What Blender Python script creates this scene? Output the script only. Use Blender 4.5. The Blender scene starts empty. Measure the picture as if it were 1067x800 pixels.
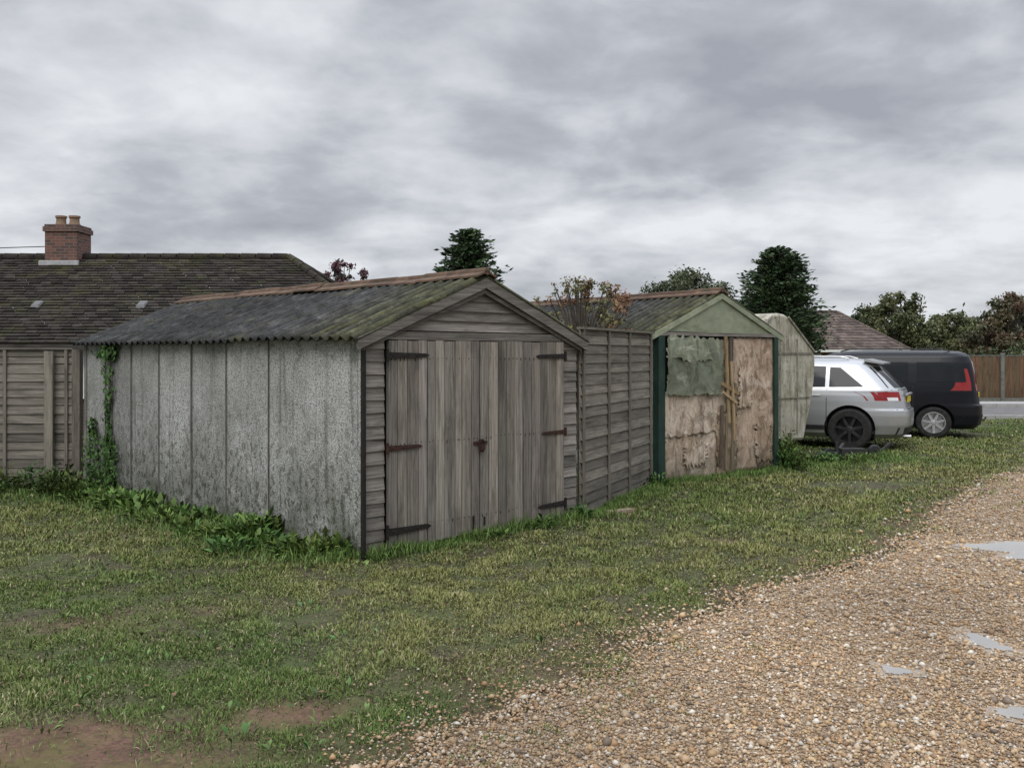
import bpy, math, random, bmesh
import numpy as np
from mathutils import Vector, Matrix
random.seed(7); rng=np.random.default_rng(11)
scene=bpy.context.scene
COL=scene.collection

# ------------------------------------------------------------------ helpers
def link(o,parent=None):
    COL.objects.link(o)
    if parent: o.parent=parent
    return o
def empty(name,loc=(0,0,0),rz=0.0):
    e=bpy.data.objects.new(name,None); e.location=loc; e.rotation_euler=(0,0,rz); e.empty_display_size=.2
    return link(e)
class MB:
    def __init__(s): s.v=[];s.f=[];s.m=[];s.c=[]
    def add(s,vs,fs,mat=0,col=1.0):
        b=len(s.v); s.v+= [tuple(p) for p in vs]
        if isinstance(col,(int,float)): col=(col,col,col)
        s.c+=[(col[0],col[1],col[2],1.0)]*len(vs)
        for f in fs: s.f.append(tuple(b+i for i in f)); s.m.append(mat)
    def hexa(s,p,mat=0,col=1.0):
        s.add(p,[(0,3,2,1),(4,5,6,7),(0,1,5,4),(1,2,6,5),(2,3,7,6),(3,0,4,7)],mat,col)
    def box(s,x0,x1,y0,y1,z0,z1,mat=0,col=1.0):
        s.hexa([(x0,y0,z0),(x1,y0,z0),(x1,y1,z0),(x0,y1,z0),(x0,y0,z1),(x1,y0,z1),(x1,y1,z1),(x0,y1,z1)],mat,col)
    def plate(s,poly,y0,y1,mat=0,col=1.0):      # polygon in xz extruded in y
        n=len(poly); vs=[(x,y0,z) for x,z in poly]+[(x,y1,z) for x,z in poly]
        fs=[tuple(range(n)),tuple(range(2*n-1,n-1,-1))]
        for i in range(n):
            j=(i+1)%n; fs.append((i,i+n,j+n,j))
        s.add(vs,fs,mat,col)
    def beam(s,p,q,w,h,mat=0,col=1.0,up=(0,0,1)):
        p=Vector(p);q=Vector(q);d=(q-p).normalized();up=Vector(up)
        if abs(d.dot(up))>.98: up=Vector((0,1,0))
        a=d.cross(up).normalized()*w/2; b=a.cross(d).normalized()*h/2
        s.hexa([p-a-b,p+a-b,p+a+b,p-a+b,q-a-b,q+a-b,q+a+b,q-a+b],mat,col)
    def tube(s,path,rad,n=8,mat=0,col=1.0):
        pts=[Vector(p) for p in path]; vs=[];fs=[]
        for i,p in enumerate(pts):
            d=(pts[min(i+1,len(pts)-1)]-pts[max(i-1,0)]).normalized()
            up=Vector((0,0,1)) if abs(d.z)<.9 else Vector((1,0,0))
            a=d.cross(up).normalized(); b=a.cross(d)
            r=rad[i] if hasattr(rad,'__len__') else rad
            for k in range(n):
                t=2*math.pi*k/n; vs.append(p+a*math.cos(t)*r+b*math.sin(t)*r)
        for i in range(len(pts)-1):
            for k in range(n):
                k2=(k+1)%n; fs.append((i*n+k,i*n+k2,(i+1)*n+k2,(i+1)*n+k))
        fs.append(tuple(range(n-1,-1,-1))); fs.append(tuple(range((len(pts)-1)*n,len(pts)*n)))
        s.add(vs,fs,mat,col)
    def lathe(s,prof,c,axis='z',n=24,mat=0,col=1.0):  # prof: (r,h)
        vs=[];fs=[];c=Vector(c)
        for r,h in prof:
            for k in range(n):
                t=2*math.pi*k/n
                if axis=='z': vs.append(c+Vector((r*math.cos(t),r*math.sin(t),h)))
                else: vs.append(c+Vector((r*math.cos(t),h,r*math.sin(t))))
        for i in range(len(prof)-1):
            for k in range(n):
                k2=(k+1)%n; fs.append((i*n+k,i*n+k2,(i+1)*n+k2,(i+1)*n+k))
        s.add(vs,fs,mat,col)
    def build(s,name,mats,parent=None,smooth=False,angle=None):
        me=bpy.data.meshes.new(name); me.from_pydata(s.v,[],s.f)
        for m in mats: me.materials.append(m)
        me.polygons.foreach_set('material_index',s.m)
        a=me.color_attributes.new('Col','FLOAT_COLOR','POINT'); a.data.foreach_set('color',np.array(s.c,dtype=np.float32).ravel())
        if smooth:
            me.polygons.foreach_set('use_smooth',[True]*len(s.f))
            if angle: me.set_sharp_from_angle(angle=math.radians(angle))
        me.update()
        return link(bpy.data.objects.new(name,me),parent)
def np_mesh(name,verts,faces,cols,mat,parent=None,smooth=False):
    verts=np.asarray(verts,dtype=np.float32); faces=np.asarray(faces,dtype=np.int32)
    F,k=faces.shape; me=bpy.data.meshes.new(name)
    me.vertices.add(len(verts)); me.vertices.foreach_set('co',verts.ravel())
    me.loops.add(F*k); me.loops.foreach_set('vertex_index',faces.ravel())
    me.polygons.add(F); me.polygons.foreach_set('loop_start',np.arange(0,F*k,k,dtype=np.int32))
    if smooth: me.polygons.foreach_set('use_smooth',np.ones(F,dtype=bool))
    me.update(calc_edges=True)
    a=me.color_attributes.new('Col','FLOAT_COLOR','POINT')
    c=np.ones((len(verts),4),dtype=np.float32); c[:,:3]=cols; a.data.foreach_set('color',c.ravel())
    me.materials.append(mat)
    return link(bpy.data.objects.new(name,me),parent)
_lat=rng.random((256,256))
def vnoise(x,y,s=1.0,o=3):
    r=0;amp=1;tot=0
    for i in range(o):
        X=x*s+17.3*i;Y=y*s+5.7*i
        xi=np.floor(X).astype(int);yi=np.floor(Y).astype(int);fx=X-xi;fy=Y-yi
        fx=fx*fx*(3-2*fx);fy=fy*fy*(3-2*fy)
        a=_lat[xi%256,yi%256];b=_lat[(xi+1)%256,yi%256];c=_lat[xi%256,(yi+1)%256];d=_lat[(xi+1)%256,(yi+1)%256]
        r=r+amp*((a*(1-fx)+b*fx)*(1-fy)+(c*(1-fx)+d*fx)*fy);tot+=amp;amp*=.5;s*=2
    return r/tot

# ------------------------------------------------------------------ materials
def pmat(name,stops,scale=(1,1,1),ns=5,detail=6,dist=0.0,rough=.8,bump=0,bdist=.01,stains=(),vcol=True,metal=0,spec=.3,nrough=.6,fine=None,coat=0,ior=None):
    m=bpy.data.materials.new(name); m.use_nodes=True; nt=m.node_tree; N=nt.nodes; L=nt.links
    bs=N['Principled BSDF']; bs.inputs['Roughness'].default_value=rough; bs.inputs['Metallic'].default_value=metal
    bs.inputs['Specular IOR Level'].default_value=spec; bs.inputs['Coat Weight'].default_value=coat
    if ior: bs.inputs['IOR'].default_value=ior
    tc=N.new('ShaderNodeTexCoord')
    def noise(sc,n,d=6,di=0,r=.6):
        mp=N.new('ShaderNodeMapping'); mp.inputs['Scale'].default_value=sc; L.new(tc.outputs['Object'],mp.inputs[0])
        no=N.new('ShaderNodeTexNoise'); no.inputs['Scale'].default_value=n; no.inputs['Detail'].default_value=d
        no.inputs['Roughness'].default_value=r; no.inputs['Distortion'].default_value=di
        L.new(mp.outputs[0],no.inputs['Vector']); return no.outputs[0]
    def ramp(src,st):
        r=N.new('ShaderNodeValToRGB'); e=r.color_ramp.elements
        while len(e)<len(st): e.new(.5)
        for i,(p,c) in enumerate(st):
            e[i].position=p; e[i].color=(c[0],c[1],c[2],1) if hasattr(c,'__len__') else (c,c,c,1)
        L.new(src,r.inputs[0]); return r.outputs[0]
    def mix(f,a,b,mode='MIX'):
        x=N.new('ShaderNodeMix'); x.data_type='RGBA'; x.blend_type=mode
        if isinstance(f,float): x.inputs[0].default_value=f
        else: L.new(f,x.inputs[0])
        for i,v in ((6,a),(7,b)):
            if isinstance(v,tuple): x.inputs[i].default_value=(*v,1)
            else: L.new(v,x.inputs[i])
        return x.outputs[2]
    base=noise(scale,ns,detail,dist,nrough); c=ramp(base,stops)
    if fine:   # (noise scale, lo, hi, strength) multiplicative speckle
        f=ramp(noise((1,1,1),fine[0],3),[(fine[1],(1-fine[3],)*3),(fine[2],(1,1,1))]); c=mix(1.0,c,f,'MULTIPLY')
    for st in stains:   # (color, mapscale, nscale, lo, hi, amount [, zlo, zhi])
        f=ramp(noise(st[1],st[2],8,.3,.68),[(st[3],0.0),(st[4],st[5])])
        if len(st)>6:
            sp=N.new('ShaderNodeSeparateXYZ'); L.new(tc.outputs['Object'],sp.inputs[0])
            mr=N.new('ShaderNodeMapRange'); mr.inputs[1].default_value=st[6]; mr.inputs[2].default_value=st[7]
            L.new(sp.outputs[2],mr.inputs[0]); mm=N.new('ShaderNodeMath'); mm.operation='MULTIPLY'
            L.new(f,mm.inputs[0]); L.new(mr.outputs[0],mm.inputs[1]); f=mm.outputs[0]
        c=mix(f,c,st[0])
    if vcol:
        at=N.new('ShaderNodeVertexColor'); at.layer_name='Col'; c=mix(1.0,c,at.outputs[0],'MULTIPLY')
    L.new(c,bs.inputs['Base Color'])
    if bump:
        b=N.new('ShaderNodeBump'); b.inputs['Strength'].default_value=bump; b.inputs['Distance'].default_value=bdist
        L.new(noise((1,1,1),fine[0],3) if (fine and fine[0]>=60) else base,b.inputs['Height']); L.new(b.outputs[0],bs.inputs['Normal'])
    return m
def wood(name,a,b,vert=True,**k):
    sc=(55,55,1.6) if vert else (1.6,55,55)
    st=k.pop('stains',())
    return pmat(name,[(.30,a),(.46,tuple(x*.5+y*.5 for x,y in zip(a,b))),(.66,b)],scale=sc,ns=1.0,detail=8,dist=.8,rough=.85,bump=1,bdist=.006,
        stains=st+(((.045,.040,.034),(6,6,1.1) if vert else (1.1,6,6),1.5,.48,.72,.8),((.05,.045,.03),(1,1,1),3,.35,.7,.75,.45,-.05)),nrough=.75,**k)
M_door=wood('weathered_door_wood',(.058,.05,.043),(.33,.30,.265),stains=(((.14,.11,.08),(9,9,1.5),1.3,.56,.74,.3),((.02,.015,.012),(1,1,.45),22,.70,.74,.9)))
M_lap=wood('weathered_lap_wood',(.06,.053,.046),(.32,.29,.255),vert=False)
M_fence=wood('fence_wood',(.06,.052,.043),(.27,.242,.20),vert=False)
M_fencev=wood('fence_batten_wood',(.07,.06,.047),(.27,.24,.195))
M_dark=pmat('painted_shade_black',[(0,(.008,.008,.007)),(1,(.012,.011,.01))],vcol=False)  # near-black colour standing in for shade inside the garages
M_conc=pmat('pebbledash_concrete',[(.3,(.36,.36,.335)),(.55,(.47,.47,.445)),(.75,(.55,.55,.53))],ns=2.2,rough=.95,bump=1.0,bdist=.012,fine=(60,.40,.56,.45),
   stains=(((.17,.17,.145),(1,1,.8),1.6,.44,.68,.55),((.07,.07,.055),(1,1,.7),42,.55,.60,.6),((.045,.05,.03),(1,1,.7),15,.51,.58,.9,1.6,.2),((.045,.052,.028),(1,1,.8),4.5,.34,.56,.92,.9,-.05),((.065,.06,.045),(6,6,.30),1.5,.55,.68,.6),((.05,.06,.03),(1,1,1),5.5,.5,.62,.75,1.45,1.9)))
M_concp=pmat('plain_concrete',[(.3,(.2,.2,.18)),(.7,(.38,.37,.34))],ns=6,rough=.9,bump=.4,fine=(60,.35,.6,.3))
M_roof=pmat('corrugated_asbestos_roof',[(.3,(.022,.022,.022)),(.55,(.048,.048,.047)),(.75,(.10,.10,.096))],ns=6,detail=9,rough=.95,bump=.6,bdist=.01,fine=(70,.3,.6,.4),spec=.15,
   stains=(((.065,.064,.03),(1,1,1),2.4,.54,.70,.6),((.012,.013,.010),(1,1,1),7,.50,.64,.8),((.26,.26,.23),(1,1,1),30,.65,.71,.7)))
M_ridge=pmat('ridge_tile_clay',[(.3,(.065,.045,.033)),(.7,(.17,.102,.07))],ns=8,rough=.95,bump=.5,stains=(((.06,.058,.03),(1,1,1),6,.48,.64,.6),((.2,.18,.14),(1,1,1),18,.62,.7,.5)))
M_iron=pmat('black_iron',[(.3,(.01,.009,.009)),(.7,(.026,.021,.018))],ns=20,rough=.7,metal=.2)
M_rust=pmat('rusty_iron',[(.3,(.02,.011,.009)),(.7,(.06,.026,.019))],ns=30,rough=.9)
M_green=pmat('old_green_paint',[(.3,(.008,.024,.018)),(.7,(.020,.045,.033))],ns=6,rough=.6,bump=.2,stains=(((.05,.055,.03),(3,3,.6),4,.55,.75,.6),))
M_sage=pmat('sage_green_board',[(.3,(.17,.20,.135)),(.7,(.27,.29,.205))],scale=(1,1,1),ns=4,rough=.8,bump=.2,stains=(((.10,.11,.06),(1,1,3),3,.5,.72,.7),((.34,.30,.23),(1,1,1),9,.62,.7,.6),((.08,.07,.05),(1,1,1),22,.6,.68,.5)))
M_ply=pmat('peeling_plywood',[(.30,(.19,.145,.105)),(.42,(.34,.27,.205)),(.52,(.45,.375,.30)),(.62,(.54,.475,.40))],scale=(1.5,1,1),ns=3.2,detail=12,dist=1.6,rough=.9,bump=1,bdist=.02,nrough=.76,
   stains=(((.17,.13,.09),(1,1,.8),5.5,.52,.58,.7),((.58,.54,.48),(1,1,1),4.2,.59,.63,.75),((.09,.072,.055),(3,3,.5),3.2,.54,.68,.8),((.07,.07,.04),(1,1,1),4,.3,.6,.85,.45,-.05),((.08,.06,.04),(1,1,1),40,.62,.66,.6)))
M_tarp=pmat('green_tarpaulin',[(.3,(.085,.10,.07)),(.7,(.19,.205,.15))],ns=5,dist=1.5,rough=.6,bump=.6,bdist=.02,stains=(((.32,.32,.27),(1,1,3),3,.55,.66,.7),((.05,.06,.03),(2,2,1),4,.52,.66,.8)))
M_tile=pmat('mossy_roof_tile',[(.3,(.022,.019,.017)),(.7,(.052,.044,.038))],ns=5,rough=.95,bump=.5,spec=.12,stains=(((.056,.056,.02),(1,1,1),1.6,.48,.66,.6),((.14,.14,.12),(1,1,1),14,.67,.73,.5)))
M_tile2=pmat('brown_roof_tile',[(.3,(.08,.062,.052)),(.7,(.13,.10,.085))],ns=5,rough=.9)
M_lead=pmat('lead_flashing',[(.3,(.33,.33,.33)),(.7,(.5,.5,.5))],ns=6,rough=.7)
M_white=pmat('white_paint',[(.3,(.65,.65,.63)),(.7,(.78,.78,.76))],ns=6,rough=.5)
M_cara=pmat('mossy_caravan_shell',[(.3,(.30,.28,.22)),(.7,(.48,.46,.39))],ns=2.5,dist=1,rough=.8,bump=.3,bdist=.02,stains=(((.13,.14,.07),(2,2,1),2.5,.46,.66,.75),((.12,.10,.07),(4,4,.5),3,.50,.64,.8),((.06,.06,.035),(1,1,1),18,.56,.64,.7)))
M_leaf=pmat('leaf_green',[(.3,(.85,.85,.85)),(.7,(1,1,1))],ns=3,rough=.6,spec=.25)
M_needle=pmat('conifer_needles',[(.3,(.8,.8,.8)),(.7,(1,1,1))],ns=3,rough=.7)
M_bark=pmat('tree_bark',[(.3,(.05,.04,.03)),(.7,(.13,.11,.085))],scale=(6,6,1),ns=5,rough=.95,bump=.6)
M_grassb=pmat('grass_blade',[(.3,(.9,.9,.9)),(.7,(1,1,1))],ns=2,rough=.6,spec=.2)
M_pebble=pmat('pebble_stone',[(.3,(.8,.8,.8)),(.7,(1,1,1))],ns=40,rough=.55,spec=.3)
M_glass=pmat('tinted_car_glass',[(0,(.010,.012,.013)),(1,(.016,.018,.02))],rough=.06,spec=.35,vcol=False,ior=1.4)
M_silver=pmat('silver_car_paint',[(0,(.38,.39,.40)),(1,(.42,.43,.44))],rough=.33,metal=.6,spec=.5,coat=.4,vcol=False,stains=(((.24,.23,.21),(1,1,1),4,.6,.9,.4),((.22,.20,.17),(1,1,1),6,.3,.7,.5,.7,.2)))
M_black=pmat('black_car_paint',[(0,(.004,.005,.008)),(1,(.006,.007,.011))],rough=.3,spec=.25,coat=.08,vcol=False)
M_rubber=pmat('tyre_rubber',[(.3,(.012,.012,.012)),(.7,(.03,.029,.027))],ns=12,rough=.9,vcol=False)
M_alloy=pmat('alloy_wheel',[(.3,(.4,.4,.4)),(.7,(.55,.55,.55))],ns=12,rough=.35,metal=.7,vcol=False)
M_alloyd=pmat('dark_alloy_wheel',[(.3,(.03,.03,.032)),(.7,(.06,.06,.062))],ns=12,rough=.35,metal=.5,vcol=False)
M_plastic=pmat('black_plastic',[(.3,(.015,.015,.015)),(.7,(.03,.03,.03))],ns=12,rough=.6,vcol=False)
M_red=pmat('tail_light_red',[(0,(.20,.010,.010)),(1,(.27,.015,.014))],rough=.12,spec=.5,vcol=False)
M_clear=pmat('lamp_clear',[(0,(.6,.6,.6)),(1,(.7,.7,.7))],rough=.1,spec=.6,vcol=False)
M_plate=pmat('yellow_number_plate',[(0,(.62,.48,.04)),(1,(.68,.52,.05))],rough=.4,vcol=False)
M_road=pmat('asphalt_road',[(.3,(.11,.105,.10)),(.7,(.17,.165,.16))],ns=3,rough=.8,bump=.3,fine=(80,.3,.6,.3),vcol=False)
M_kerb=pmat('kerb_concrete',[(.3,(.25,.25,.24)),(.7,(.36,.35,.33))],ns=5,rough=.9,vcol=False)
def brickmat():
    m=bpy.data.materials.new('red_brick'); m.use_nodes=True; N=m.node_tree.nodes; L=m.node_tree.links; bs=N['Principled BSDF']
    tc=N.new('ShaderNodeTexCoord'); sp=N.new('ShaderNodeSeparateXYZ'); L.new(tc.outputs['Object'],sp.inputs[0])
    ad=N.new('ShaderNodeMath'); L.new(sp.outputs[0],ad.inputs[0]); L.new(sp.outputs[1],ad.inputs[1])
    cb=N.new('ShaderNodeCombineXYZ'); L.new(ad.outputs[0],cb.inputs[0]); L.new(sp.outputs[2],cb.inputs[1])
    b=N.new('ShaderNodeTexBrick'); L.new(cb.outputs[0],b.inputs['Vector']); b.inputs['Scale'].default_value=1
    b.inputs['Color1'].default_value=(.17,.07,.048,1); b.inputs['Color2'].default_value=(.075,.042,.033,1); b.inputs['Mortar'].default_value=(.15,.13,.115,1)
    b.inputs['Brick Width'].default_value=.225; b.inputs['Row Height'].default_value=.075; b.inputs['Mortar Size'].default_value=.008
    L.new(b.outputs[0],bs.inputs['Base Color']); bs.inputs['Roughness'].default_value=.9; return m
M_brick=brickmat()

# ------------------------------------------------------------------ camera / world / sun
cam=bpy.data.cameras.new('camera'); co=link(bpy.data.objects.new('camera',cam)); scene.camera=co
co.location=(0,0,1.7); co.rotation_euler=(math.radians(90),0,0)
cam.sensor_width=36; cam.lens=33.07; cam.shift_y=-31/1067; cam.clip_end=3000; cam.clip_start=.05
scene.view_settings.view_transform='Standard'
w=bpy.data.worlds.new('World'); scene.world=w; w.use_nodes=True; nt=w.node_tree; N=nt.nodes; L=nt.links; N.clear()
out=N.new('ShaderNodeOutputWorld'); mixs=N.new('ShaderNodeMixShader'); L.new(mixs.outputs[0],out.inputs[0])
b1=N.new('ShaderNodeBackground'); b2=N.new('ShaderNodeBackground'); L.new(b1.outputs[0],mixs.inputs[1]); L.new(b2.outputs[0],mixs.inputs[2]); mixs.inputs[0].default_value=.94
sky=N.new('ShaderNodeTexSky'); sky.sky_type='NISHITA'; sky.sun_disc=False; sky.sun_elevation=math.radians(48); sky.sun_rotation=math.radians(200)
L.new(sky.outputs[0],b1.inputs[0]); b1.inputs[1].default_value=.09
def mth(op,a,b=None):
    n=N.new('ShaderNodeMath'); n.operation=op
    for i,v in enumerate((a,b)):
        if v is None: continue
        if isinstance(v,(int,float)): n.inputs[i].default_value=v
        else: L.new(v,n.inputs[i])
    return n.outputs[0]
tc=N.new('ShaderNodeTexCoord'); sp=N.new('ShaderNodeSeparateXYZ'); L.new(tc.outputs['Generated'],sp.inputs[0])
z=mth('ADD',mth('MAXIMUM',sp.outputs[2],0.0),.26)
cb=N.new('ShaderNodeCombineXYZ'); L.new(mth('DIVIDE',sp.outputs[0],z),cb.inputs[0]); L.new(mth('DIVIDE',sp.outputs[1],z),cb.inputs[1])
def wn(sc,d,di,off,ro=.5):
    mp=N.new('ShaderNodeMapping'); mp.inputs['Location'].default_value=off; mp.inputs['Scale'].default_value=(1,1.05,1); L.new(cb.outputs[0],mp.inputs[0])
    n=N.new('ShaderNodeTexNoise'); n.inputs['Scale'].default_value=sc; n.inputs['Detail'].default_value=d; n.inputs['Distortion'].default_value=di; n.inputs['Roughness'].default_value=ro
    L.new(mp.outputs[0],n.inputs['Vector']); return n.outputs[0]
f=mth('ADD',mth('MULTIPLY',wn(1.3,4,.2,(3.1,1.7,0)),.62),mth('MULTIPLY',wn(3.6,10,.2,(0,4,0),.56),.38))
# thinner, brighter cloud low on the horizon, heavier higher up
f=mth('ADD',f,mth('MULTIPLY',mth('SUBTRACT',.17,sp.outputs[2]),.26))
r=N.new('ShaderNodeValToRGB'); e=r.color_ramp.elements
e[0].position=.37; e[0].color=(.37,.39,.435,1); e[1].position=.62; e[1].color=(.84,.86,.89,1)
x=e.new(.45); x.color=(.48,.50,.545,1); x=e.new(.52); x.color=(.64,.66,.70,1)
L.new(f,r.inputs[0])
mr=N.new('ShaderNodeMapRange'); L.new(sp.outputs[2],mr.inputs[0]); mr.inputs[1].default_value=.36; mr.inputs[2].default_value=.9; mr.inputs[3].default_value=1; mr.inputs[4].default_value=5.6
L.new(r.outputs[0],b2.inputs[0]); L.new(mr.outputs[0],b2.inputs[1])
sd=bpy.data.lights.new('sun','SUN'); sd.energy=1.5; sd.angle=math.radians(35); sd.color=(1,.96,.9); so=link(bpy.data.objects.new('sun',sd))
az=math.radians(200); el=math.radians(48)   # from behind camera, slightly left
dirv=Vector((math.sin(az)*math.cos(el),math.cos(az)*math.cos(el),math.sin(el)))
so.rotation_euler=dirv.to_track_quat('Z','Y').to_euler(); so.location=(0,0,20)

# ------------------------------------------------------------------ ground
M_ground=pmat('grass_ground',[(.3,(.05,.047,.026)),(.5,(.085,.075,.042)),(.7,(.125,.102,.068))],ns=3,detail=12,rough=.95,bump=1,bdist=.03,vcol=True,nrough=.75,fine=(50,.3,.6,.5),
      stains=(((.065,.09,.026),(1,1,1),2.2,.42,.58,.7),((.03,.027,.017),(1,1,1),14,.5,.62,.4)))
bx=[-10,-2,3,3.865,4.1,4.96,6.04,7.47,9.2,10.9,14.4,20,24.6]
by=[-9,-4.4,-1.05,-.45,-.3,.40,.97,2.42,4.0,5.03,7.8,13,18]
def xb(Y): return np.interp(Y,bx,by)
xs=np.concatenate([[-1500,-300,-80,-30],np.linspace(-16,16,321),[30,80,300,1500]])
ys=np.concatenate([[-300,-60,-10],np.linspace(-2,24,261),[30,60,120,400,2500]])
X,Y=np.meshgrid(xs,ys,indexing='ij'); near=(np.abs(X)<16)&(Y>-2)&(Y<24)
def soilmask(X,Y):
    g=lambda cx,cy,rx,ry,a:a*np.exp(-(((X-cx)/rx)**2+((Y-cy)/ry)**2))
    s=g(-2.1,3.95,.95,.42,1.9)+g(-2.7,5.9,.45,.22,.9)+g(-1.0,4.5,.35,.2,.9)+g(-2.0,6.3,.4,.15,.8)+g(1.9,8.6,.3,.2,.8)+g(-.2,5.0,.3,.25,.7)
    return np.clip(s*(.25+1.3*vnoise(X,Y,2.6,4)),0,1)
def gz0(x,y):
    h=(vnoise(x,y,.9,3)-.5)*.05+(vnoise(x+5,y,4.5,2)-.5)*.022-.012
    return np.where(x>xb(y)-.4,-.012,h)
Z=np.where(near,gz0(X,Y),-.012)
gc=np.ones(X.shape+(3,)); sm=soilmask(X,Y)[...,None]; ed=np.clip(1-np.abs(X-xb(Y)+.1)/.45,0,1)[...,None]
gc=gc*(1-sm)+np.array([1.75,1.15,1.35])*sm; gc=gc*(1-.6*ed)+np.array([1.6,1.15,1.2])*.6*ed
far=(Y>=24)|(np.abs(X)>16); gc[far]=(.95,1.35,.8)
n1,n2=X.shape; idx=np.arange(n1*n2).reshape(n1,n2)
F=np.stack([idx[:-1,:-1],idx[1:,:-1],idx[1:,1:],idx[:-1,1:]],-1).reshape(-1,4)
np_mesh('ground',np.stack([X,Y,Z],-1).reshape(-1,3),F,gc.reshape(-1,3),M_ground,smooth=True)
gz=gz0
# gravel sheet
M_gravel=pmat('gravel_surface',[(.25,(.13,.09,.06)),(.5,(.28,.205,.135)),(.75,(.42,.33,.235))],ns=55,detail=4,rough=.8,bump=1,bdist=.012,vcol=False,
   stains=(((.17,.14,.105),(1,1,1),.9,.5,.7,.5),))
def edgen(Y): return (vnoise(Y,Y*0+3,2.2,4)-.5)*.6+(vnoise(Y,Y*0+30,.6,2)-.5)*.35
yy=np.arange(-6,24.4,.03); edge=xb(yy)+edgen(yy)
cols_=[0,.3,.8,2,5,12,24]; V=[];
for a in cols_: V.append(np.stack([edge+a,yy,np.full_like(yy,.004 if a>0 else -.02)],-1))
V=np.stack(V,0); n1,n2=V.shape[:2]; idx=np.arange(n1*n2).reshape(n1,n2)
F=np.stack([idx[:-1,:-1],idx[1:,:-1],idx[1:,1:],idx[:-1,1:]],-1).reshape(-1,4)
np_mesh('gravel_track',V.reshape(-1,3),F,1,M_gravel)
# puddles
PUD=[(5.05,8.15,1.02,.55),(2.05,5.03,.06,.08),(2.78,5.52,.09,.14),(2.36,4.44,.08,.06)]
M_water=pmat('puddle_water',[(0,(.27,.255,.23)),(1,(.33,.31,.28))],rough=.02,spec=1.0,vcol=False,ior=2.2)
M_wet=pmat('wet_silt',[(.3,(.20,.16,.12)),(.7,(.32,.265,.205))],ns=20,rough=.4,bump=.5,vcol=False,spec=.5)
def pud_r(i,t): return 1+.20*math.sin(2*t+i*2)+.14*math.sin(3*t+2*i)+.10*math.sin(5*t+i*3)+.07*math.sin(9*t+i)+.05*math.sin(14*t+i)
for i,(cx,cy,rx,ry) in enumerate(PUD):
    m=MB()
    for mt,k_,zz in ((1,1.12 if i==0 else 1.8,.009),(0,1.0,.013)):
        vs=[(cx+rx*k_*pud_r(i,t)*math.cos(t),cy+ry*k_*pud_r(i,t)*math.sin(t),zz) for t in np.linspace(0,2*math.pi,120,endpoint=False)]
        m.add(vs,[tuple(range(120))],mt)
    m.build('puddle_water' if i==0 else 'puddle_water.%03d'%i,[M_water,M_wet])
def in_pud(x,y,k=1.0):
    r=np.zeros(x.shape,bool)
    for i,(cx,cy,rx,ry) in enumerate(PUD):
        t=np.arctan2((y-cy)/ry,(x-cx)/rx); d=np.hypot((y-cy)/ry,(x-cx)/rx)
        r|= d<k*(1+.20*np.sin(2*t+i*2)+.14*np.sin(3*t+2*i)+.10*np.sin(5*t+i*3)+.07*np.sin(9*t+i)+.05*np.sin(14*t+i))
    return r
# pebbles
n=200000; Yp=np.exp(rng.uniform(math.log(3.3),math.log(17),n)); Xp=rng.uniform(-.2,.75,n)*Yp
sd_=Xp-xb(Yp)-edgen(Yp)
keep=(sd_>-.02)|(rng.random(n)<np.exp(sd_/.22)*.45)
keep&=~(in_pud(Xp,Yp,.92)&(rng.random(n)>.08)); Xp=Xp[keep];Yp=Yp[keep];n=len(Xp)
oct_=np.array([[1,0,0],[.0,1,0],[-1,0,0],[0,-1,0],[0,0,1],[0,0,-1]],float)
of=np.array([[0,1,4],[1,2,4],[2,3,4],[3,0,4],[1,0,5],[2,1,5],[3,2,5],[0,3,5]])
s=rng.lognormal(math.log(.0062),.45,n)*np.clip(Yp/5,1,2.2)**.5
P=oct_[None]*(1+rng.uniform(-.3,.3,(n,6,1)))*np.stack([s*rng.uniform(.8,1.5,n),s,s*rng.uniform(.5,.8,n)],-1)[:,None,:]
a=rng.uniform(0,6.28,n); ca,sa=np.cos(a)[:,None],np.sin(a)[:,None]
P=np.stack([P[...,0]*ca-P[...,1]*sa,P[...,0]*sa+P[...,1]*ca,P[...,2]],-1)
P+=np.stack([Xp,Yp,.004+s*.25+rng.uniform(0,.004,n)],-1)[:,None]
pal=np.array([[.42,.29,.17],[.50,.38,.255],[.31,.20,.115],[.56,.48,.375],[.38,.235,.12],[.19,.145,.105],[.46,.32,.17],[.60,.55,.47]])
pc=pal[rng.choice(8,n,p=[.22,.2,.14,.1,.12,.08,.1,.04])]*rng.uniform(.7,1.15,(n,1))*(.68+.6*vnoise(Xp,Yp,.8,3))[:,None]
np_mesh('gravel_stones',P.reshape(-1,3),(np.arange(n)[:,None,None]*6+of[None]).reshape(-1,3),np.repeat(pc,6,0),M_pebble,smooth=True)

# ------------------------------------------------------------------ footprints
A=np.array([-1.223,7.785]); u=np.array([.7071,.7071]); v=np.array([-.7071,.7071]); W1=2.68; L1=5.95
P2=np.array([1.875,12.25]); a2=math.radians(37.4); u2=np.array([math.cos(a2),math.sin(a2)]); v2=np.array([-u2[1],u2[0]]); W2=2.5; L2=4.9
def inrect(x,y,o,uu,vv,w,l,mg=0.0):
    dx=x-o[0];dy=y-o[1];a=dx*uu[0]+dy*uu[1];b=dx*vv[0]+dy*vv[1]
    return (a>-mg)&(a<w+mg)&(b>-mg)&(b<l+mg)
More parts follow.
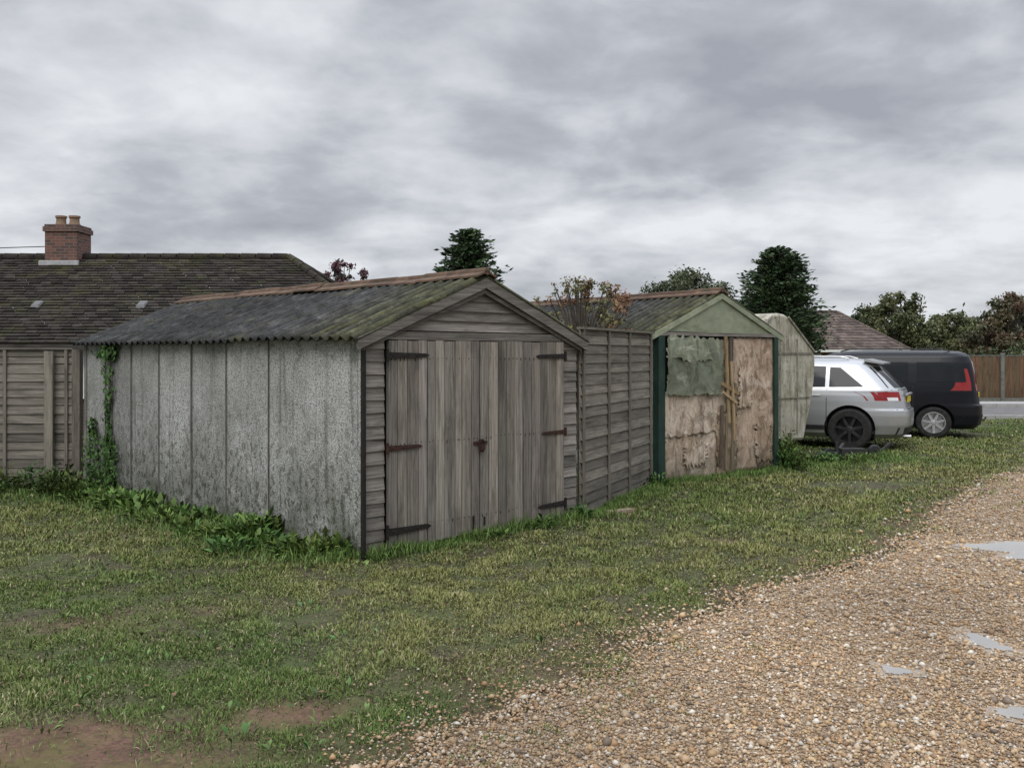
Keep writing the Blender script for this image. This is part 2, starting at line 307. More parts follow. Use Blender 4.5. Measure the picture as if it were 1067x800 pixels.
# ------------------------------------------------------------------ grass
def blade_mesh(name,x,y,z,az,tilt,ln,wd,col,mat,mid=.45):
    n=len(x); d=np.stack([np.cos(az)*np.sin(tilt),np.sin(az)*np.sin(tilt),np.cos(tilt)],-1)
    sidev=np.stack([-np.sin(az+rng.uniform(-.8,.8,n)),np.cos(az),np.zeros(n)],-1)
    b=np.stack([x,y,z],-1); m=b+d*(ln*mid)[:,None]+np.array([0,0,1])*(ln*.1)[:,None]
    t=b+d*ln[:,None]-np.array([0,0,1])*(ln*np.sin(tilt)*.15)[:,None]
    V=np.stack([b,m-sidev*(wd/2)[:,None],t,m+sidev*(wd/2)[:,None]],1)
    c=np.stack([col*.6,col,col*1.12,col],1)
    return np_mesh(name,V.reshape(-1,3),np.arange(n*4).reshape(n,4),c.reshape(-1,3),mat)
n=800000; Yg=np.exp(rng.uniform(math.log(3.4),math.log(25),n)); Xg=rng.uniform(-.62,.62,n)*Yg
sd_=Xg-xb(Yg)-edgen(Yg)
dens=vnoise(Xg,Yg,1.3,4); bare=vnoise(Xg+40,Yg+9,.9,4); tuft=vnoise(Xg+7,Yg+3,5.0,3)
pk=np.clip((dens-.15)*4,0.25,1)*np.clip(1-np.clip((bare-.58)*9,0,.8),0,1)*(1-.97*soilmask(Xg,Yg))*np.clip((tuft-.17)*3.2,.25,1)
pk*=np.where(sd_>-.6,np.clip(.12+(-sd_)*1.6,0,1),1); pk=np.where(sd_>0,np.where(vnoise(Xg,Yg,2.0,3)>.60,.35,.015)*np.exp(-np.clip(sd_,0,9)/.5),pk)
keep=(rng.random(n)<pk)&~inrect(Xg,Yg,A,u,v,W1,L1)&~inrect(Xg,Yg,P2,u2,v2,W2,L2)
Xg,Yg,dens,tuft=Xg[keep],Yg[keep],dens[keep],tuft[keep]; n=len(Xg)
ln=(.014+.085*np.clip(tuft-.38,0,1)+.02*rng.random(n))*np.clip(Yg/7,1,1.5)
wd=rng.uniform(.0035,.007,n)*np.clip(Yg/4.5,.9,4)
cA=np.array([.15,.20,.052]);cB=np.array([.235,.235,.085]);cC=np.array([.088,.145,.038]);cD=np.array([.37,.315,.19])
t=vnoise(Xg,Yg,.7,3)[:,None]*1.3-.1+rng.uniform(-.25,.25,(n,1)); t=np.clip(t,0,1)
c=cC*(1-t)+cA*t; t2=np.clip(vnoise(Xg+90,Yg,.5,4)[:,None]*2.6-.9+rng.uniform(-.25,.25,(n,1)),0,1); c=c*(1-t2)+cB*t2
dead=rng.random(n)<.05+.16*np.clip(vnoise(Xg+20,Yg+50,.9,3)-.4,0,1)*2; c[dead]=cD
c*=rng.uniform(.65,1.25,(n,1))*(.65+.6*tuft[:,None])
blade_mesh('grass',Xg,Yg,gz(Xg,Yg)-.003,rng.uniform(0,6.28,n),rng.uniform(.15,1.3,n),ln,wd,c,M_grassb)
def edge_pts(lines,n):
    xs=[];ys=[]
    for (p,q,off,k) in lines:
        p=np.array(p);q=np.array(q);m=int(n*k); t=rng.random(m); d=(q-p)/np.linalg.norm(q-p); nn=np.array([d[1],-d[0]])
        o=rng.gamma(1.3,.06,m)*off; pt=p+(q-p)*t[:,None]+nn*o[:,None]; xs.append(pt[:,0]);ys.append(pt[:,1])
    return np.concatenate(xs),np.concatenate(ys)
Bc=A+u*W1; Dc=A+v*L1; Q2=P2+u2*W2
lines=[(A,Bc,1.0,1.2),(Dc,A,3.8,4),(Bc,P2,1.5,1.3),(P2,Q2,1.3,1.1),((-14,12.05),(-5.4,12.0),2,1.5),(Q2,Q2+v2*3,2,1),((4.2,14.6),(6.2,15.6),4,1.2)]
x,y=edge_pts(lines,2600); n=len(x); k=~inrect(x,y,A,u,v,W1,L1); x,y=x[k],y[k]; n=len(x)
hh=vnoise(x,y,2.2,2)
c=np.array([.11,.175,.045])*rng.uniform(.6,1.5,(n,1))
blade_mesh('tall_edge_grass',x,y,gz(x,y),rng.uniform(0,6.28,n),rng.uniform(0.05,.9,n),.05+.2*rng.random(n)*hh,rng.uniform(.005,.010,n),c,M_grassb)
def weed(name,spots,dens=70,col=(.075,.15,.03),ll=.13):
    X=[];Yv=[];Zv=[];AZ=[];TI=[];LN=[];WD=[];C=[]
    for (cx,cy,r,h) in spots:
        m=int(dens*(r/.2)**1.2*(h/.15)**.6)
        a=rng.uniform(0,6.28,m); rr=r*np.sqrt(rng.random(m)); X.append(cx+rr*np.cos(a));Yv.append(cy+rr*np.sin(a))
        Zv.append(h*rng.random(m)*(1-.6*rr/r)); AZ.append(a+rng.uniform(-.9,.9,m)); TI.append(rng.uniform(.25,1.35,m)); l=ll*rng.uniform(.4,1.4,m); LN.append(l); WD.append(l*rng.uniform(.25,.45,m))
        C.append(np.array(col)*rng.uniform(.5,1.5,(m,1))*rng.uniform(.8,1.3)*np.array([rng.uniform(.85,1.4),1,1]))
    X,Yv,Zv,AZ,TI,LN,WD=[np.concatenate(q) for q in (X,Yv,Zv,AZ,TI,LN,WD)]
    blade_mesh(name,X,Yv,Zv,AZ,TI,LN,WD,np.concatenate(C),M_leaf)
sp_=[]
for i in range(90):
    t=rng.random()**.8*5.4+.25; o=abs(rng.normal(.0,.26))+.07; p=A+v*t-u*o; hgt=float(vnoise(np.array(p[0]),np.array(p[1]),1.6,2)); sp_.append((p[0],p[1],rng.uniform(.06,.19),.04+.36*max(hgt-.3,0)))
for i in range(12): sp_.append((A[0]-.4+rng.normal(0,.24),A[1]+.25+rng.normal(0,.16),.15,rng.uniform(.08,.17)))
weed('broadleaf_weeds',sp_,90,col=(.09,.165,.04),ll=.11)
sp_=[(Bc[0]+.05,Bc[1]-.12,.07,.30),(P2[0]-.2,P2[1]-.25,.15,.18),(P2[0]-.02,P2[1]-.2,.14,.2),(P2[0]-.35,P2[1]-.5,.14,.14),(-.15,8.62,.1,.1),(.3,9.1,.12,.12)]
weed('wall_base_weeds',sp_,110,ll=.09,col=(.08,.155,.036))
sp_=[(Q2[0]+.16+rng.uniform(-.06,.2),Q2[1]+.05+rng.uniform(-.1,.3),.13,rng.uniform(.3,.85)) for i in range(9)]+[(4.5+i*.16,15.0+rng.uniform(-.3,.3),.16,.10) for i in range(8)]
weed('nettle_plant',sp_,150,col=(.09,.16,.042),ll=.08)
sp_=[(-5.9-rng.random()*1.8,11.85-rng.random()*.3,.2,rng.uniform(.1,.45)) for i in range(11)]+[(-5.35+rng.uniform(-.3,.5),11.6+rng.uniform(-.4,.2),.2,.35) for i in range(7)]
weed('bramble_plant',sp_,120,col=(.06,.11,.03),ll=.08)
sp_=[]
for i in range(170):
    Yc=math.exp(rng.uniform(math.log(4),math.log(12))); Xc=rng.uniform(-.5,.4)*Yc
    if Xc<float(xb(Yc))-.3 and not inrect(np.array(Xc),np.array(Yc),A,u,v,W1,L1,.1): sp_.append((Xc,Yc,rng.uniform(.03,.09),.02))
weed('lawn_weeds',sp_,70,col=(.085,.16,.045),ll=.05)
n=420; Yl=np.exp(rng.uniform(math.log(3.8),math.log(14),n)); Xl=rng.uniform(-.55,.5,n)*Yl; k=(Xl<xb(Yl)+.3)&~inrect(Xl,Yl,A,u,v,W1,L1); Xl,Yl=Xl[k],Yl[k]; n=len(Xl)
blade_mesh('fallen_leaves',Xl,Yl,gz(Xl,Yl)+.03,rng.uniform(0,6.28,n),rng.uniform(1.2,1.55,n),rng.uniform(.02,.05,n),rng.uniform(.015,.03,n),np.array([.13,.08,.045])*rng.uniform(.4,1.8,(n,1)),M_leaf)

# ------------------------------------------------------------------ garage building blocks
def corr_roof(name,x0,z0,x1,z1,y0,y1,parent,pitch=.146,amp=.024,seed=1):
    ny=int((y1-y0)/pitch*8); nx=14
    ysn=np.linspace(y0,y1,ny); V=[]; C=[]; nrm=Vector((-(z1-z0),0,(x1-x0))).normalized()
    if nrm.z<0: nrm=-nrm
    for i in range(nx+1):
        t=i/nx; lap=.012 if t<.52 else .0
        for y in ysn:
            wv=math.cos(2*math.pi*y/pitch); a=amp*wv+lap*0.6
            sheet=int((y-y0)/1.02); a+=.006*math.sin(sheet*2.3)+.008*math.sin(y*1.3+t*2)
            V.append((x0+(x1-x0)*t+nrm.x*a, y+ (.0 if i else .012*math.sin(sheet*5)), z0+(z1-z0)*t+nrm.z*a))
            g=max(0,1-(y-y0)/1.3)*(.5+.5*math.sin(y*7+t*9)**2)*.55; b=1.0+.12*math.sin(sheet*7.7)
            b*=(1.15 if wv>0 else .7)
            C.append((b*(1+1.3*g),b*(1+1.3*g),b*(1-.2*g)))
    idx=np.arange((nx+1)*ny).reshape(nx+1,ny)
    F=np.stack([idx[:-1,:-1],idx[1:,:-1],idx[1:,1:],idx[:-1,1:]],-1).reshape(-1,4)
    o=np_mesh(name,np.array(V),F,np.array(C),M_roof,parent,smooth=True)
    md=o.modifiers.new('t','SOLIDIFY'); md.thickness=.008
    return o
def ridge(name,xc,zc,y0,y1,slope,parent):
    m=MB(); y=y0; i=0; s=math.atan(slope)
    while y<y1-.05:
        ye=min(y+.44,y1); dz=random.uniform(-.008,.010); w_=.14; c=random.uniform(.65,1.2)
        ye2=ye+.012
        for sg in (-1,1):
            p0=(xc,zc+dz+.03);p1=(xc+sg*w_*math.cos(s),zc+dz+.03-w_*math.sin(s)); p2=(p1[0],p1[1]-.018);p3=(xc,zc+dz+.012)
            m.plate([p0,p1,p2,p3],y,ye2 if i%2 else ye,0,c)
        m.tube([(xc,y,zc+dz+.02),(xc,ye,zc+dz+.02)],.035,8,0,c)
        y=ye+.003;i+=1
    return m.build(name,[M_ridge],parent)
def lapboard(m,x0,x1,z0,z1,y,mat=0,th=.024):
    c=random.uniform(.62,1.15); dz=random.uniform(-.003,.003); dr=random.uniform(-.005,.005); xa=x0+random.uniform(-.002,.002)
    m.hexa([(xa,y-th,z0+dz),(x1,y-th,z0+dz+dr),(x1,y,z0+dz+dr),(xa,y,z0+dz),(xa,y-th*.35,z1),(x1,y-th*.35,z1),(x1,y,z1),(xa,y,z1)],mat,c)

# ------------------------------------------------------------------ garage 1
G=empty('timber_fronted_garage',(A[0],A[1],0),math.radians(45))
EZ=1.86; RZ=2.41; XC=W1/2; slope=(RZ-EZ)/XC
m=MB()
js=[0.03,1.5,2.31,3.06,3.83,4.57,5.32,L1]
for i in range(len(js)-1):
    c=[1.05,1.0,.92,1.0,.84,.72,.85][i]; off=random.uniform(-.004,.004)
    m.box(off,.06,js[i]+.008,js[i+1]-.008,-.1,EZ-.01,0,c)
    m.box(W1-.06,W1-off,js[i]+.008,js[i+1]-.008,-.1,EZ-.01,0,c)
m.box(.07,W1-.07,L1-.06,L1-.002,-.1,EZ,0,.9)
m.plate([(.02,EZ+.003),(W1-.02,EZ+.003),(XC,RZ-.04)],L1-.05,L1-.006,0,.8)
m.build('concrete_walls',[M_conc],G)
m=MB()
for yj in js[1:-1]:
    m.box(-.012,-.0045,yj-.012,yj+.014,-.05,EZ-.02,0,1.1); m.box(-.018,-.0125,yj-.014,yj-.004,-.05,EZ-.02,0,.3)
m.box(-.016,.0,L1-.05,L1+.02,-.05,EZ-.02,0,.6)
m.build('joint_battens',[M_concp],G)
m=MB(); m.box(-.022,.004,-.02,.02,-.05,EZ-.005); m.build('corner_angle_iron',[M_iron],G)
m=MB(); m.box(.01,W1-.01,.035,.05,.0,EZ+.02); m.plate([(.05,EZ+.02),(W1-.05,EZ+.02),(XC,RZ-.06)],.035,.05); m.build('painted_shade_backing',[M_dark],G)  # added backing sheet, coloured near-black as shade behind the board gaps
m=MB()
z_=.02
while z_<EZ-.03:
    z1=min(z_+.112,EZ-.005); lapboard(m,.008,.215,z_,z1+.004,.03); lapboard(m,2.46,W1-.004,z_,z1+.004,.03); z_+=.108
z_=EZ+.045
while z_<RZ-.08:
    z1=min(z_+.098,RZ-.05)
    h0=(RZ-.02-z_)/slope; h1=max((RZ-.02-z1)/slope,.01); c=random.uniform(.6,.95); yb=.03
    m.hexa([(XC-h0,yb-.03,z_),(XC+h0,yb-.03,z_),(XC+h0,yb,z_),(XC-h0,yb,z_),(XC-h1,yb-.008,z1),(XC+h1,yb-.008,z1),(XC+h1,yb,z1),(XC-h1,yb,z1)],0,c); z_+=.092
m.box(.10,W1-.10,-.02,.03,EZ-.035,EZ+.035,0,.62)
m.build('lap_boards',[M_lap],G)
m=MB()
def barge(m,xa,za,xb_,zb,wd,y0,y1,c,mat=0):
    m.plate([(xa,za),(xb_,zb),(xb_,zb-wd),(xa,za-wd)],y0,y1,mat,c)
barge(m,-.10,EZ-.025,XC-.001,RZ,.10,-.055,-.033,.72); barge(m,XC+.001,RZ,W1+.10,EZ-.025,.10,-.056,-.033,.68)
barge(m,-.03,EZ-.09,XC-.001,RZ-.11,.04,-.034,-.004,.5); barge(m,XC+.001,RZ-.11,W1+.03,EZ-.09,.04,-.034,-.004,.45)
m.build('barge_boards',[M_lap],G)
m=MB(); nl=MB()
for a_,b_ in ((.232,.655),(.664,1.281),(1.290,2.445)):
    k_=max(1,round((b_-a_)/.112)); w_=(b_-a_)/k_
    cuts=[a_+w_*i+(random.uniform(-.014,.014) if 0<i<k_ else 0) for i in range(k_+1)]
    for i in range(k_):
        c=random.choice([.6,.72,.82,.9,1.0,1.1,1.2])*random.uniform(.95,1.05); tint=(c*random.uniform(.98,1.04),c,c*random.uniform(.93,1.0)); d=random.uniform(-.005,.005)
        zb=.03+random.uniform(-.02,.045); g0=random.uniform(.002,.005); lean=random.uniform(-.002,.002)
        x0,x1=cuts[i]+g0,cuts[i+1]-g0; zt=EZ-.04+random.uniform(-.006,.002)
        m.hexa([(x0,-.022+d,zb),(x1,-.022+d,zb+random.uniform(-.01,.01)),(x1,.012,zb),(x0,.012,zb),(x0+lean,-.022+d,zt),(x1+lean,-.022+d,zt),(x1+lean,.012,zt),(x0+lean,.012,zt)],0,tint)
        for zz in (.22,.93,1.66):
            for xx in (x0+.025,x1-.025): nl.box(xx-.004,xx+.004,-.0245+d,-.0215+d,zz+random.uniform(-.02,.02)-.004,zz+.006)
m.build('door_planks',[M_door],G); nl.build('nail_heads',[M_rust],G)
m=MB()
def strap(m,x0,x1,zc,h,mat,y=-.036):
    d=1 if x1>x0 else -1
    m.plate([(x0,zc-h/2),(x1-d*.04,zc-h*.3),(x1,zc),(x1-d*.04,zc+h*.3),(x0,zc+h/2)] if d>0 else [(x0,zc+h/2),(x1-d*.04,zc+h*.3),(x1,zc),(x1-d*.04,zc-h*.3),(x0,zc-h/2)],y,y+.008,mat)
    m.box(min(x0,x0-d*.02),max(x0,x0-d*.02),y-.008,y+.012,zc-h*1.0,zc+h*1.0,mat)
    for k_ in range(3):
        xx=x0+d*(.05+k_*abs(x1-x0)*.28); m.lathe([(0.0001,-.006),(.009,-.004),(.011,0)],(xx,y,zc),'y',8,mat)
strap(m,.225,.68,1.69,.055,0); strap(m,.225,.60,.905,.048,1); strap(m,.225,.70,.20,.062,0)
strap(m,2.45,2.03,1.68,.05,0); strap(m,2.45,2.11,.92,.042,1); strap(m,2.45,2.06,.20,.055,0)
m.box(1.20,1.37,-.038,-.030,.87,.90,1); m.box(1.26,1.31,-.055,-.0375,.80,.92,1); m.box(1.262,1.314,-.07,-.050,.82,.87,1)
m.tube([(1.272,-.06,.87),(1.275,-.06,.90),(1.29,-.06,.91),(1.305,-.06,.90),(1.308,-.06,.87)],.004,6,0)
m.box(1.19,1.21,-.034,-.028,.10,.22,0); m.box(1.33,1.35,-.034,-.028,.12,.2,0)
m.build('hinges_and_hasp',[M_iron,M_rust],G)
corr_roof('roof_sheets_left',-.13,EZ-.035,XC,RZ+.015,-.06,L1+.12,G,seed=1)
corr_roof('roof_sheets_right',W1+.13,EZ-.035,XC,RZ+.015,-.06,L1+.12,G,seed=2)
ridge('ridge_tiles',XC,RZ+.03,-.07,L1+.1,slope,G)
# ------------------------------------------------------------------ fences
def lap_fence(name,p,q,h,npan,battens,cap=True,z0=.03,mat=M_fence):
    p=np.array(p,float);q=np.array(q,float); d=q-p; Ln=np.linalg.norm(d); E=empty(name,(p[0],p[1],0),math.atan2(d[1],d[0]))
    m=MB(); pw=Ln/npan
    for k in range(npan):
        x0=k*pw+.02; x1=(k+1)*pw-.02; z_=z0+.0
        while z_<h-.04:
            hgt=random.uniform(.095,.125); lapboard(m,x0,x1,z_,min(z_+hgt+.02,h-.03),.02+random.uniform(-.003,.003),0,th=.026); z_+=hgt
    m.build('lap_panel_boards',[mat],E); m=MB()
    for k in range(npan):
        x0=k*pw+.02; x1=(k+1)*pw-.02
        for b in battens: m.box(x0+(x1-x0)*b-.02,x0+(x1-x0)*b+.02,-.026,-.0065,z0,h-.02,0,random.uniform(.7,1.1))
        m.box(x0,x1,.022,.035,z0,h-.05,0,.3)
    m.build('battens',[M_fencev],E); m=MB()
    if cap:
        for k in range(npan): m.box(k*pw+.02,(k+1)*pw-.02,-.034,.045,h-.03,h-.005,0,.8)
        m.build('capping_rail',[mat],E)
    return E,pw
E,_=lap_fence('lap_panel_fence',(Bc[0]+.03,Bc[1]+.03),(P2[0]-.06,P2[1]-.12),1.99,1,(.02,.33,.62,.96))
# ------------------------------------------------------------------ garage 2
H=empty('patched_green_garage',(P2[0],P2[1],0),a2)
E2=1.98; R2=2.53; X2=W2/2; sl2=(R2-E2)/X2
m=MB(); m.box(.03,.08,.06,L2,-.05,E2-.01); m.box(W2-.08,W2-.03,.06,L2,-.05,E2-.01); m.box(.085,W2-.085,L2-.05,L2-.003,-.05,E2); m.plate([(.05,E2+.002),(W2-.05,E2+.002),(X2,R2-.04)],L2-.05,L2-.01)
m.build('walls',[M_conc],H)
m=MB(); m.box(.0,.12,-.05,.055,-.05,E2+.02); m.box(W2-.09,W2+.0,-.05,.055,-.05,E2-.01); m.box(.135,W2-.1,.03,.055,.0,.05)
m.build('corner_posts',[M_green],H)
m=MB(); m.plate([(-.0,E2+.025),(W2,E2+.0),(X2,R2-.01)],-.03,.05,0,1); m.build('gable_panel',[M_sage],H)
m=MB(); barge(m,-.12,E2-.02,X2-.001,R2+.005,.075,-.055,-.034,1.15); barge(m,X2+.001,R2+.005,W2+.1,E2-.02,.075,-.056,-.034,1.0); m.build('barge_boards',[M_sage],H)
m=MB(); m.box(.0,W2,-.052,-.031,E2-.035,E2+.012,0,.9); m.build('header_board',[M_lap],H)
m=MB(); m.box(.1,W2-.1,.03,.045,0,E2); m.build('painted_shade_backing',[M_dark],H)  # added sheet behind the patched front, interior shade put into its colour
def sheet(m,poly_x0,poly_x1,z0,z1,y,ripple,nx=28,nz=28,mat=0,col=1,ragged=0.0,seed=0,slant=0):
    vs=[];fs=[];r_=np.random.default_rng(seed); rb=r_.uniform(-ragged,ragged,nx+1); rt=r_.uniform(-ragged,ragged,nx+1); rs=r_.uniform(-ragged,ragged,nz+1)
    for j in range(nz+1):
        for i in range(nx+1):
            a=i/nx;b=j/nz; xx=poly_x0+(poly_x1-poly_x0)*a+(rs[j] if i in(0,nx) else 0); zz=z0+rb[i]+(z1+rt[i]-z0-rb[i])*b+slant*(a-.5)
            vs.append((xx,y-ripple*(.5+.5*math.sin(xx*9+seed+zz*3)*math.sin(zz*6+seed*2+xx*4))-.5*ripple*float(vnoise(np.array(xx*3+seed),np.array(zz*3.),2,2)),zz))
    for j in range(nz):
        for i in range(nx): k=j*(nx+1)+i; fs.append((k,k+1,k+nx+2,k+nx+1))
    m.add(vs,fs,mat,col)
m=MB(); sheet(m,.13,1.30,.03,.66,.0,.02,seed=1,ragged=.02,col=(1.0,.97,.93)); sheet(m,.13,1.34,.62,1.24,-.008,.025,seed=2,ragged=.02,col=(1.08,1.06,1.04),slant=.05)
sheet(m,1.50,W2-.085,.05,1.93,-.0,.02,seed=3,ragged=.015,col=(.92,.84,.78)); sheet(m,1.2,1.52,.9,1.9,-.004,.03,seed=5,ragged=.03,col=(.8,.8,.75))
sheet(m,1.15,1.56,.04,1.0,-.016,.03,seed=6,ragged=.04,col=(.8,.74,.66)); sheet(m,1.62,1.9,.95,1.5,-.024,.02,seed=11,ragged=.03,col=(1.1,1.05,1.0)); sheet(m,.5,.95,.2,.5,-.024,.02,seed=13,ragged=.05,col=(1.15,1.12,1.08)); sheet(m,2.0,2.35,.15,.7,-.024,.02,seed=15,ragged=.05,col=(.75,.68,.6))
o=m.build('plywood_sheets',[M_ply],H,smooth=True); o.modifiers.new('t','SOLIDIFY').thickness=.006
m=MB(); sheet(m,.14,1.22,1.16,1.90,-.032,.05,seed=8,ragged=.02); sheet(m,.13,1.15,1.62,1.93,-.06,.03,seed=9,ragged=.03,col=1.5,slant=-.05); o=m.build('tarpaulin_patch',[M_tarp],H,smooth=True)
m=MB()
for (p,q,w_,c) in [((1.30,-.07,1.95),(1.36,-.08,.75),.05,(1.3,1.05,.65)),((1.40,-.085,1.6),(1.47,-.09,.5),.045,(1.4,1.1,.7)),((1.2,-.08,1.3),(1.55,-.085,1.15),.05,(1.1,.85,.5)),((1.50,-.07,1.3),(1.43,-.075,.1),.05,(.7,.65,.5)),((1.33,-.07,.85),(1.30,-.07,.1),.04,(.9,.8,.6)),((1.22,-.09,1.18),(1.5,-.10,1.02),.04,(1.5,1.2,.8)),((1.43,-.06,1.93),(1.40,-.07,1.2),.07,(.45,.4,.35)),((1.24,-.06,1.0),(1.2,-.07,.15),.05,(.5,.42,.35))]:
    m.beam(p,q,w_,.02,0,c,up=(0,1,0))
m.build('broken_timber_strips',[M_door],H)
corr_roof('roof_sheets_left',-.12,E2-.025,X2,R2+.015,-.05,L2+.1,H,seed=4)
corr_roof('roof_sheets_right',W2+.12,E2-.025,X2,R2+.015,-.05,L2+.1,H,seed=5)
ridge('ridge_tiles',X2,R2+.03,-.06,L2+.1,sl2,H)
# left fence
E,pw=lap_fence('timber_boundary_fence',(-16.4,12.15),(-5.62,12.1),1.79,6,(.05,.5,.95))
m=MB()
for k in range(7):
    if k<6: m.box(k*pw-.012,k*pw+.012,-.03,.05,0,1.79,0,.9)
m.box(6*pw-.36,6*pw-.25,-.085,-.037,-.05,1.74,0,1.1); m.box(6*pw-.02,6*pw+.08,-.05,.05,-.05,1.76,0,.8)
m.build('fence_posts',[M_fencev],E)

# ------------------------------------------------------------------ foliage
def leafcloud(name,centers,radii,n,size,cols,mat=M_leaf,parent=None,flat=.8,shell=.5):
    centers=np.array(centers,float);radii=np.array(radii,float);k=len(centers)
    wt=radii**2; wt/=wt.sum(); ci=rng.choice(k,n,p=wt)
    d=rng.normal(size=(n,3)); d/=np.linalg.norm(d,axis=1)[:,None]; rr=(shell+(1-shell)*rng.random(n)**.7)*radii[ci]*(1+.25*rng.normal(size=n)*.6)
    P=centers[ci]+d*rr[:,None]*np.array([1,1,flat])
    a=rng.normal(size=(n,3)); a/=np.linalg.norm(a,axis=1)[:,None]; b=np.cross(a,rng.normal(size=(n,3))); b/=np.linalg.norm(b,axis=1)[:,None]
    s=size*rng.uniform(.5,1.4,n)[:,None]
    V=np.stack([P-a*s,P-b*s*.45,P+a*s,P+b*s*.45],1)
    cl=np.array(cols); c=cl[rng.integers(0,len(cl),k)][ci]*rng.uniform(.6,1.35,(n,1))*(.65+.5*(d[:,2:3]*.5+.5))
    return np_mesh(name,V.reshape(-1,3),np.arange(n*4).reshape(n,4),np.repeat(c,4,0),mat,parent)
def broad_tree(name,x,y,h,crown_w,trunk_h,cols,n=9000,leaf=.13,nc=26,seed=0,cr=.2,low=.3):
    r_=np.random.default_rng(seed); E=empty(name,(x,y,0)); m=MB()
    m.tube([(0,0,-.1),(.05,0,trunk_h*.5),(-.03,.05,trunk_h),(0,0,h*.75)],[h*.03,h*.024,h*.02,h*.006],8)
    cs=[];rs=[]
    for i in range(nc):
        a=r_.uniform(0,6.28); t=r_.uniform(low,.93); env=math.sin(min(1,(t-low+.12)/(1-low+.1))*math.pi)**.6; rr=crown_w/2*env*r_.uniform(.1,.95)
        c=(rr*math.cos(a),rr*math.sin(a),h*t); cs.append(c); rs.append(crown_w*cr*r_.uniform(.4,1.1)*(.6+.4*env))
        m.tube([(0,0,max(trunk_h*.8,h*t*.55)),(c[0]*.5,c[1]*.5,h*t*.82),c],[h*.01,h*.006,h*.002],5)
    m.build('trunk_and_limbs',[M_bark],E)
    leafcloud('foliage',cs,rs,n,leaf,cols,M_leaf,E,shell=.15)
def conifer(name,x,y,h,wd,cols,nb=360,seed=0,gap=.1,pw_=.8,lsz=.13):
    r_=np.random.default_rng(seed); E=empty(name,(x,y,0)); m=MB(); m.tube([(0,0,-.1),(0,0,h*.97)],[h*.025,.015],8)
    P=[];D=[];C=[]; cl=np.array(cols)
    for i in range(nb):
        t=r_.uniform(gap,1)**.9; z_=h*t; L_=wd/2*((1-t)**pw_)*r_.choice([r_.uniform(.45,.8),r_.uniform(.8,1.12)])+.12; a=r_.uniform(0,6.28)
        cc=cl[r_.integers(0,len(cl))]; droop=r_.uniform(-.25,.35)
        m.beam((0,0,z_),(L_*.8*math.cos(a),L_*.8*math.sin(a),z_+L_*.1),.02,.02)
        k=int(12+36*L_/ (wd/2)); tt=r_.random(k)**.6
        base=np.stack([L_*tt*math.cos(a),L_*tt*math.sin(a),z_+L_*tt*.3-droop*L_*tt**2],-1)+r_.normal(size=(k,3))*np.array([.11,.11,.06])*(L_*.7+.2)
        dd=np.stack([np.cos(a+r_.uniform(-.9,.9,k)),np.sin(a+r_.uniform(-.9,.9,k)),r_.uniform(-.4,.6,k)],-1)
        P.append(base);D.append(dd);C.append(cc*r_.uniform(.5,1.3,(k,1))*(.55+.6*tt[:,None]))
    m.build('trunk_and_limbs',[M_bark],E)
    P=np.concatenate(P);D=np.concatenate(D);C=np.concatenate(C);n=len(P); D/=np.linalg.norm(D,axis=1)[:,None]
    b=np.cross(D,r_.normal(size=(n,3))); b/=np.linalg.norm(b,axis=1)[:,None]; s=lsz*r_.uniform(.5,1.4,n)[:,None]
    V=np.stack([P-D*s,P-b*s*.35,P+D*s,P+b*s*.35],1)
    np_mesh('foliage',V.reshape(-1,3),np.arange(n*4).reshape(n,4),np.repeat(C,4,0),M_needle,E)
GR=[(.035,.062,.024),(.05,.082,.03),(.027,.048,.018)]; OL=[(.095,.11,.042),(.07,.085,.034),(.12,.125,.055)]; BR=[(.22,.115,.06),(.16,.15,.06),(.26,.15,.08)]
conifer('conifer_tree',-1.85,40,6.95,5.4,GR,nb=560,seed=3,pw_=.6,gap=.25)
conifer('conifer_tree',12.7,45,6.7,5.6,GR,nb=760,seed=5,pw_=.5,gap=.2)
broad_tree('broadleaf_tree',9.35,50,6.35,4.6,2.5,[(.085,.10,.052),(.066,.082,.04)],n=11000,seed=8,leaf=.10,low=.55,nc=50)
broad_tree('purple_leaf_tree',-5.8,32,5.2,2.2,2,[(.10,.045,.06),(.14,.06,.075),(.075,.05,.05)],n=3400,seed=9,leaf=.055,nc=40,cr=.11,low=.5)
broad_tree('broadleaf_tree',-31.5,55,8.1,4,2.5,GR,n=5000,seed=18,leaf=.14)
broad_tree('autumn_shrub',.92,12.45,2.88,1.9,.6,BR+[(.14,.16,.05)],n=5200,seed=12,leaf=.024,nc=110,cr=.065,low=.5)
for i,(px,top,Yd,wd_,cl,sd0) in enumerate([(940,300,62,5.8,OL,21),(912,318,70,6,OL,22),(985,326,75,7,OL,23),(1052,300,58,5.0,[(.13,.105,.06),(.09,.09,.05),(.14,.09,.06)],24),(1090,305,60,5,OL,25),(1020,330,80,7,OL,26),(890,326,80,6,GR,27)]):
    broad_tree('broadleaf_tree',(px-533)/980*Yd,Yd,1.7+(369-top)/980*Yd,wd_,1.5,cl,n=10000,seed=sd0,leaf=.13,low=.12,nc=58,cr=.15)
cs=[];rs=[]
for i in range(420):
    a=rng.uniform(-75,75); d=rng.uniform(110,150); rr=rng.uniform(2.2,4.2); cs.append((d*math.sin(math.radians(a)),d*math.cos(math.radians(a)),rng.uniform(.5,4.6)));rs.append(rr)
leafcloud('distant_tree_mass',cs,rs,60000,.45,[(.09,.105,.07),(.105,.12,.075),(.075,.09,.06)],shell=.2)
cs=[];rs=[]
for i in range(120):
    cs.append((rng.uniform(20,60),rng.uniform(45,50),rng.uniform(.3,2.0))); rs.append(rng.uniform(.5,1.1))
leafcloud('hedge',cs,rs,20000,.11,[(.05,.07,.028),(.075,.085,.036)],shell=.3)

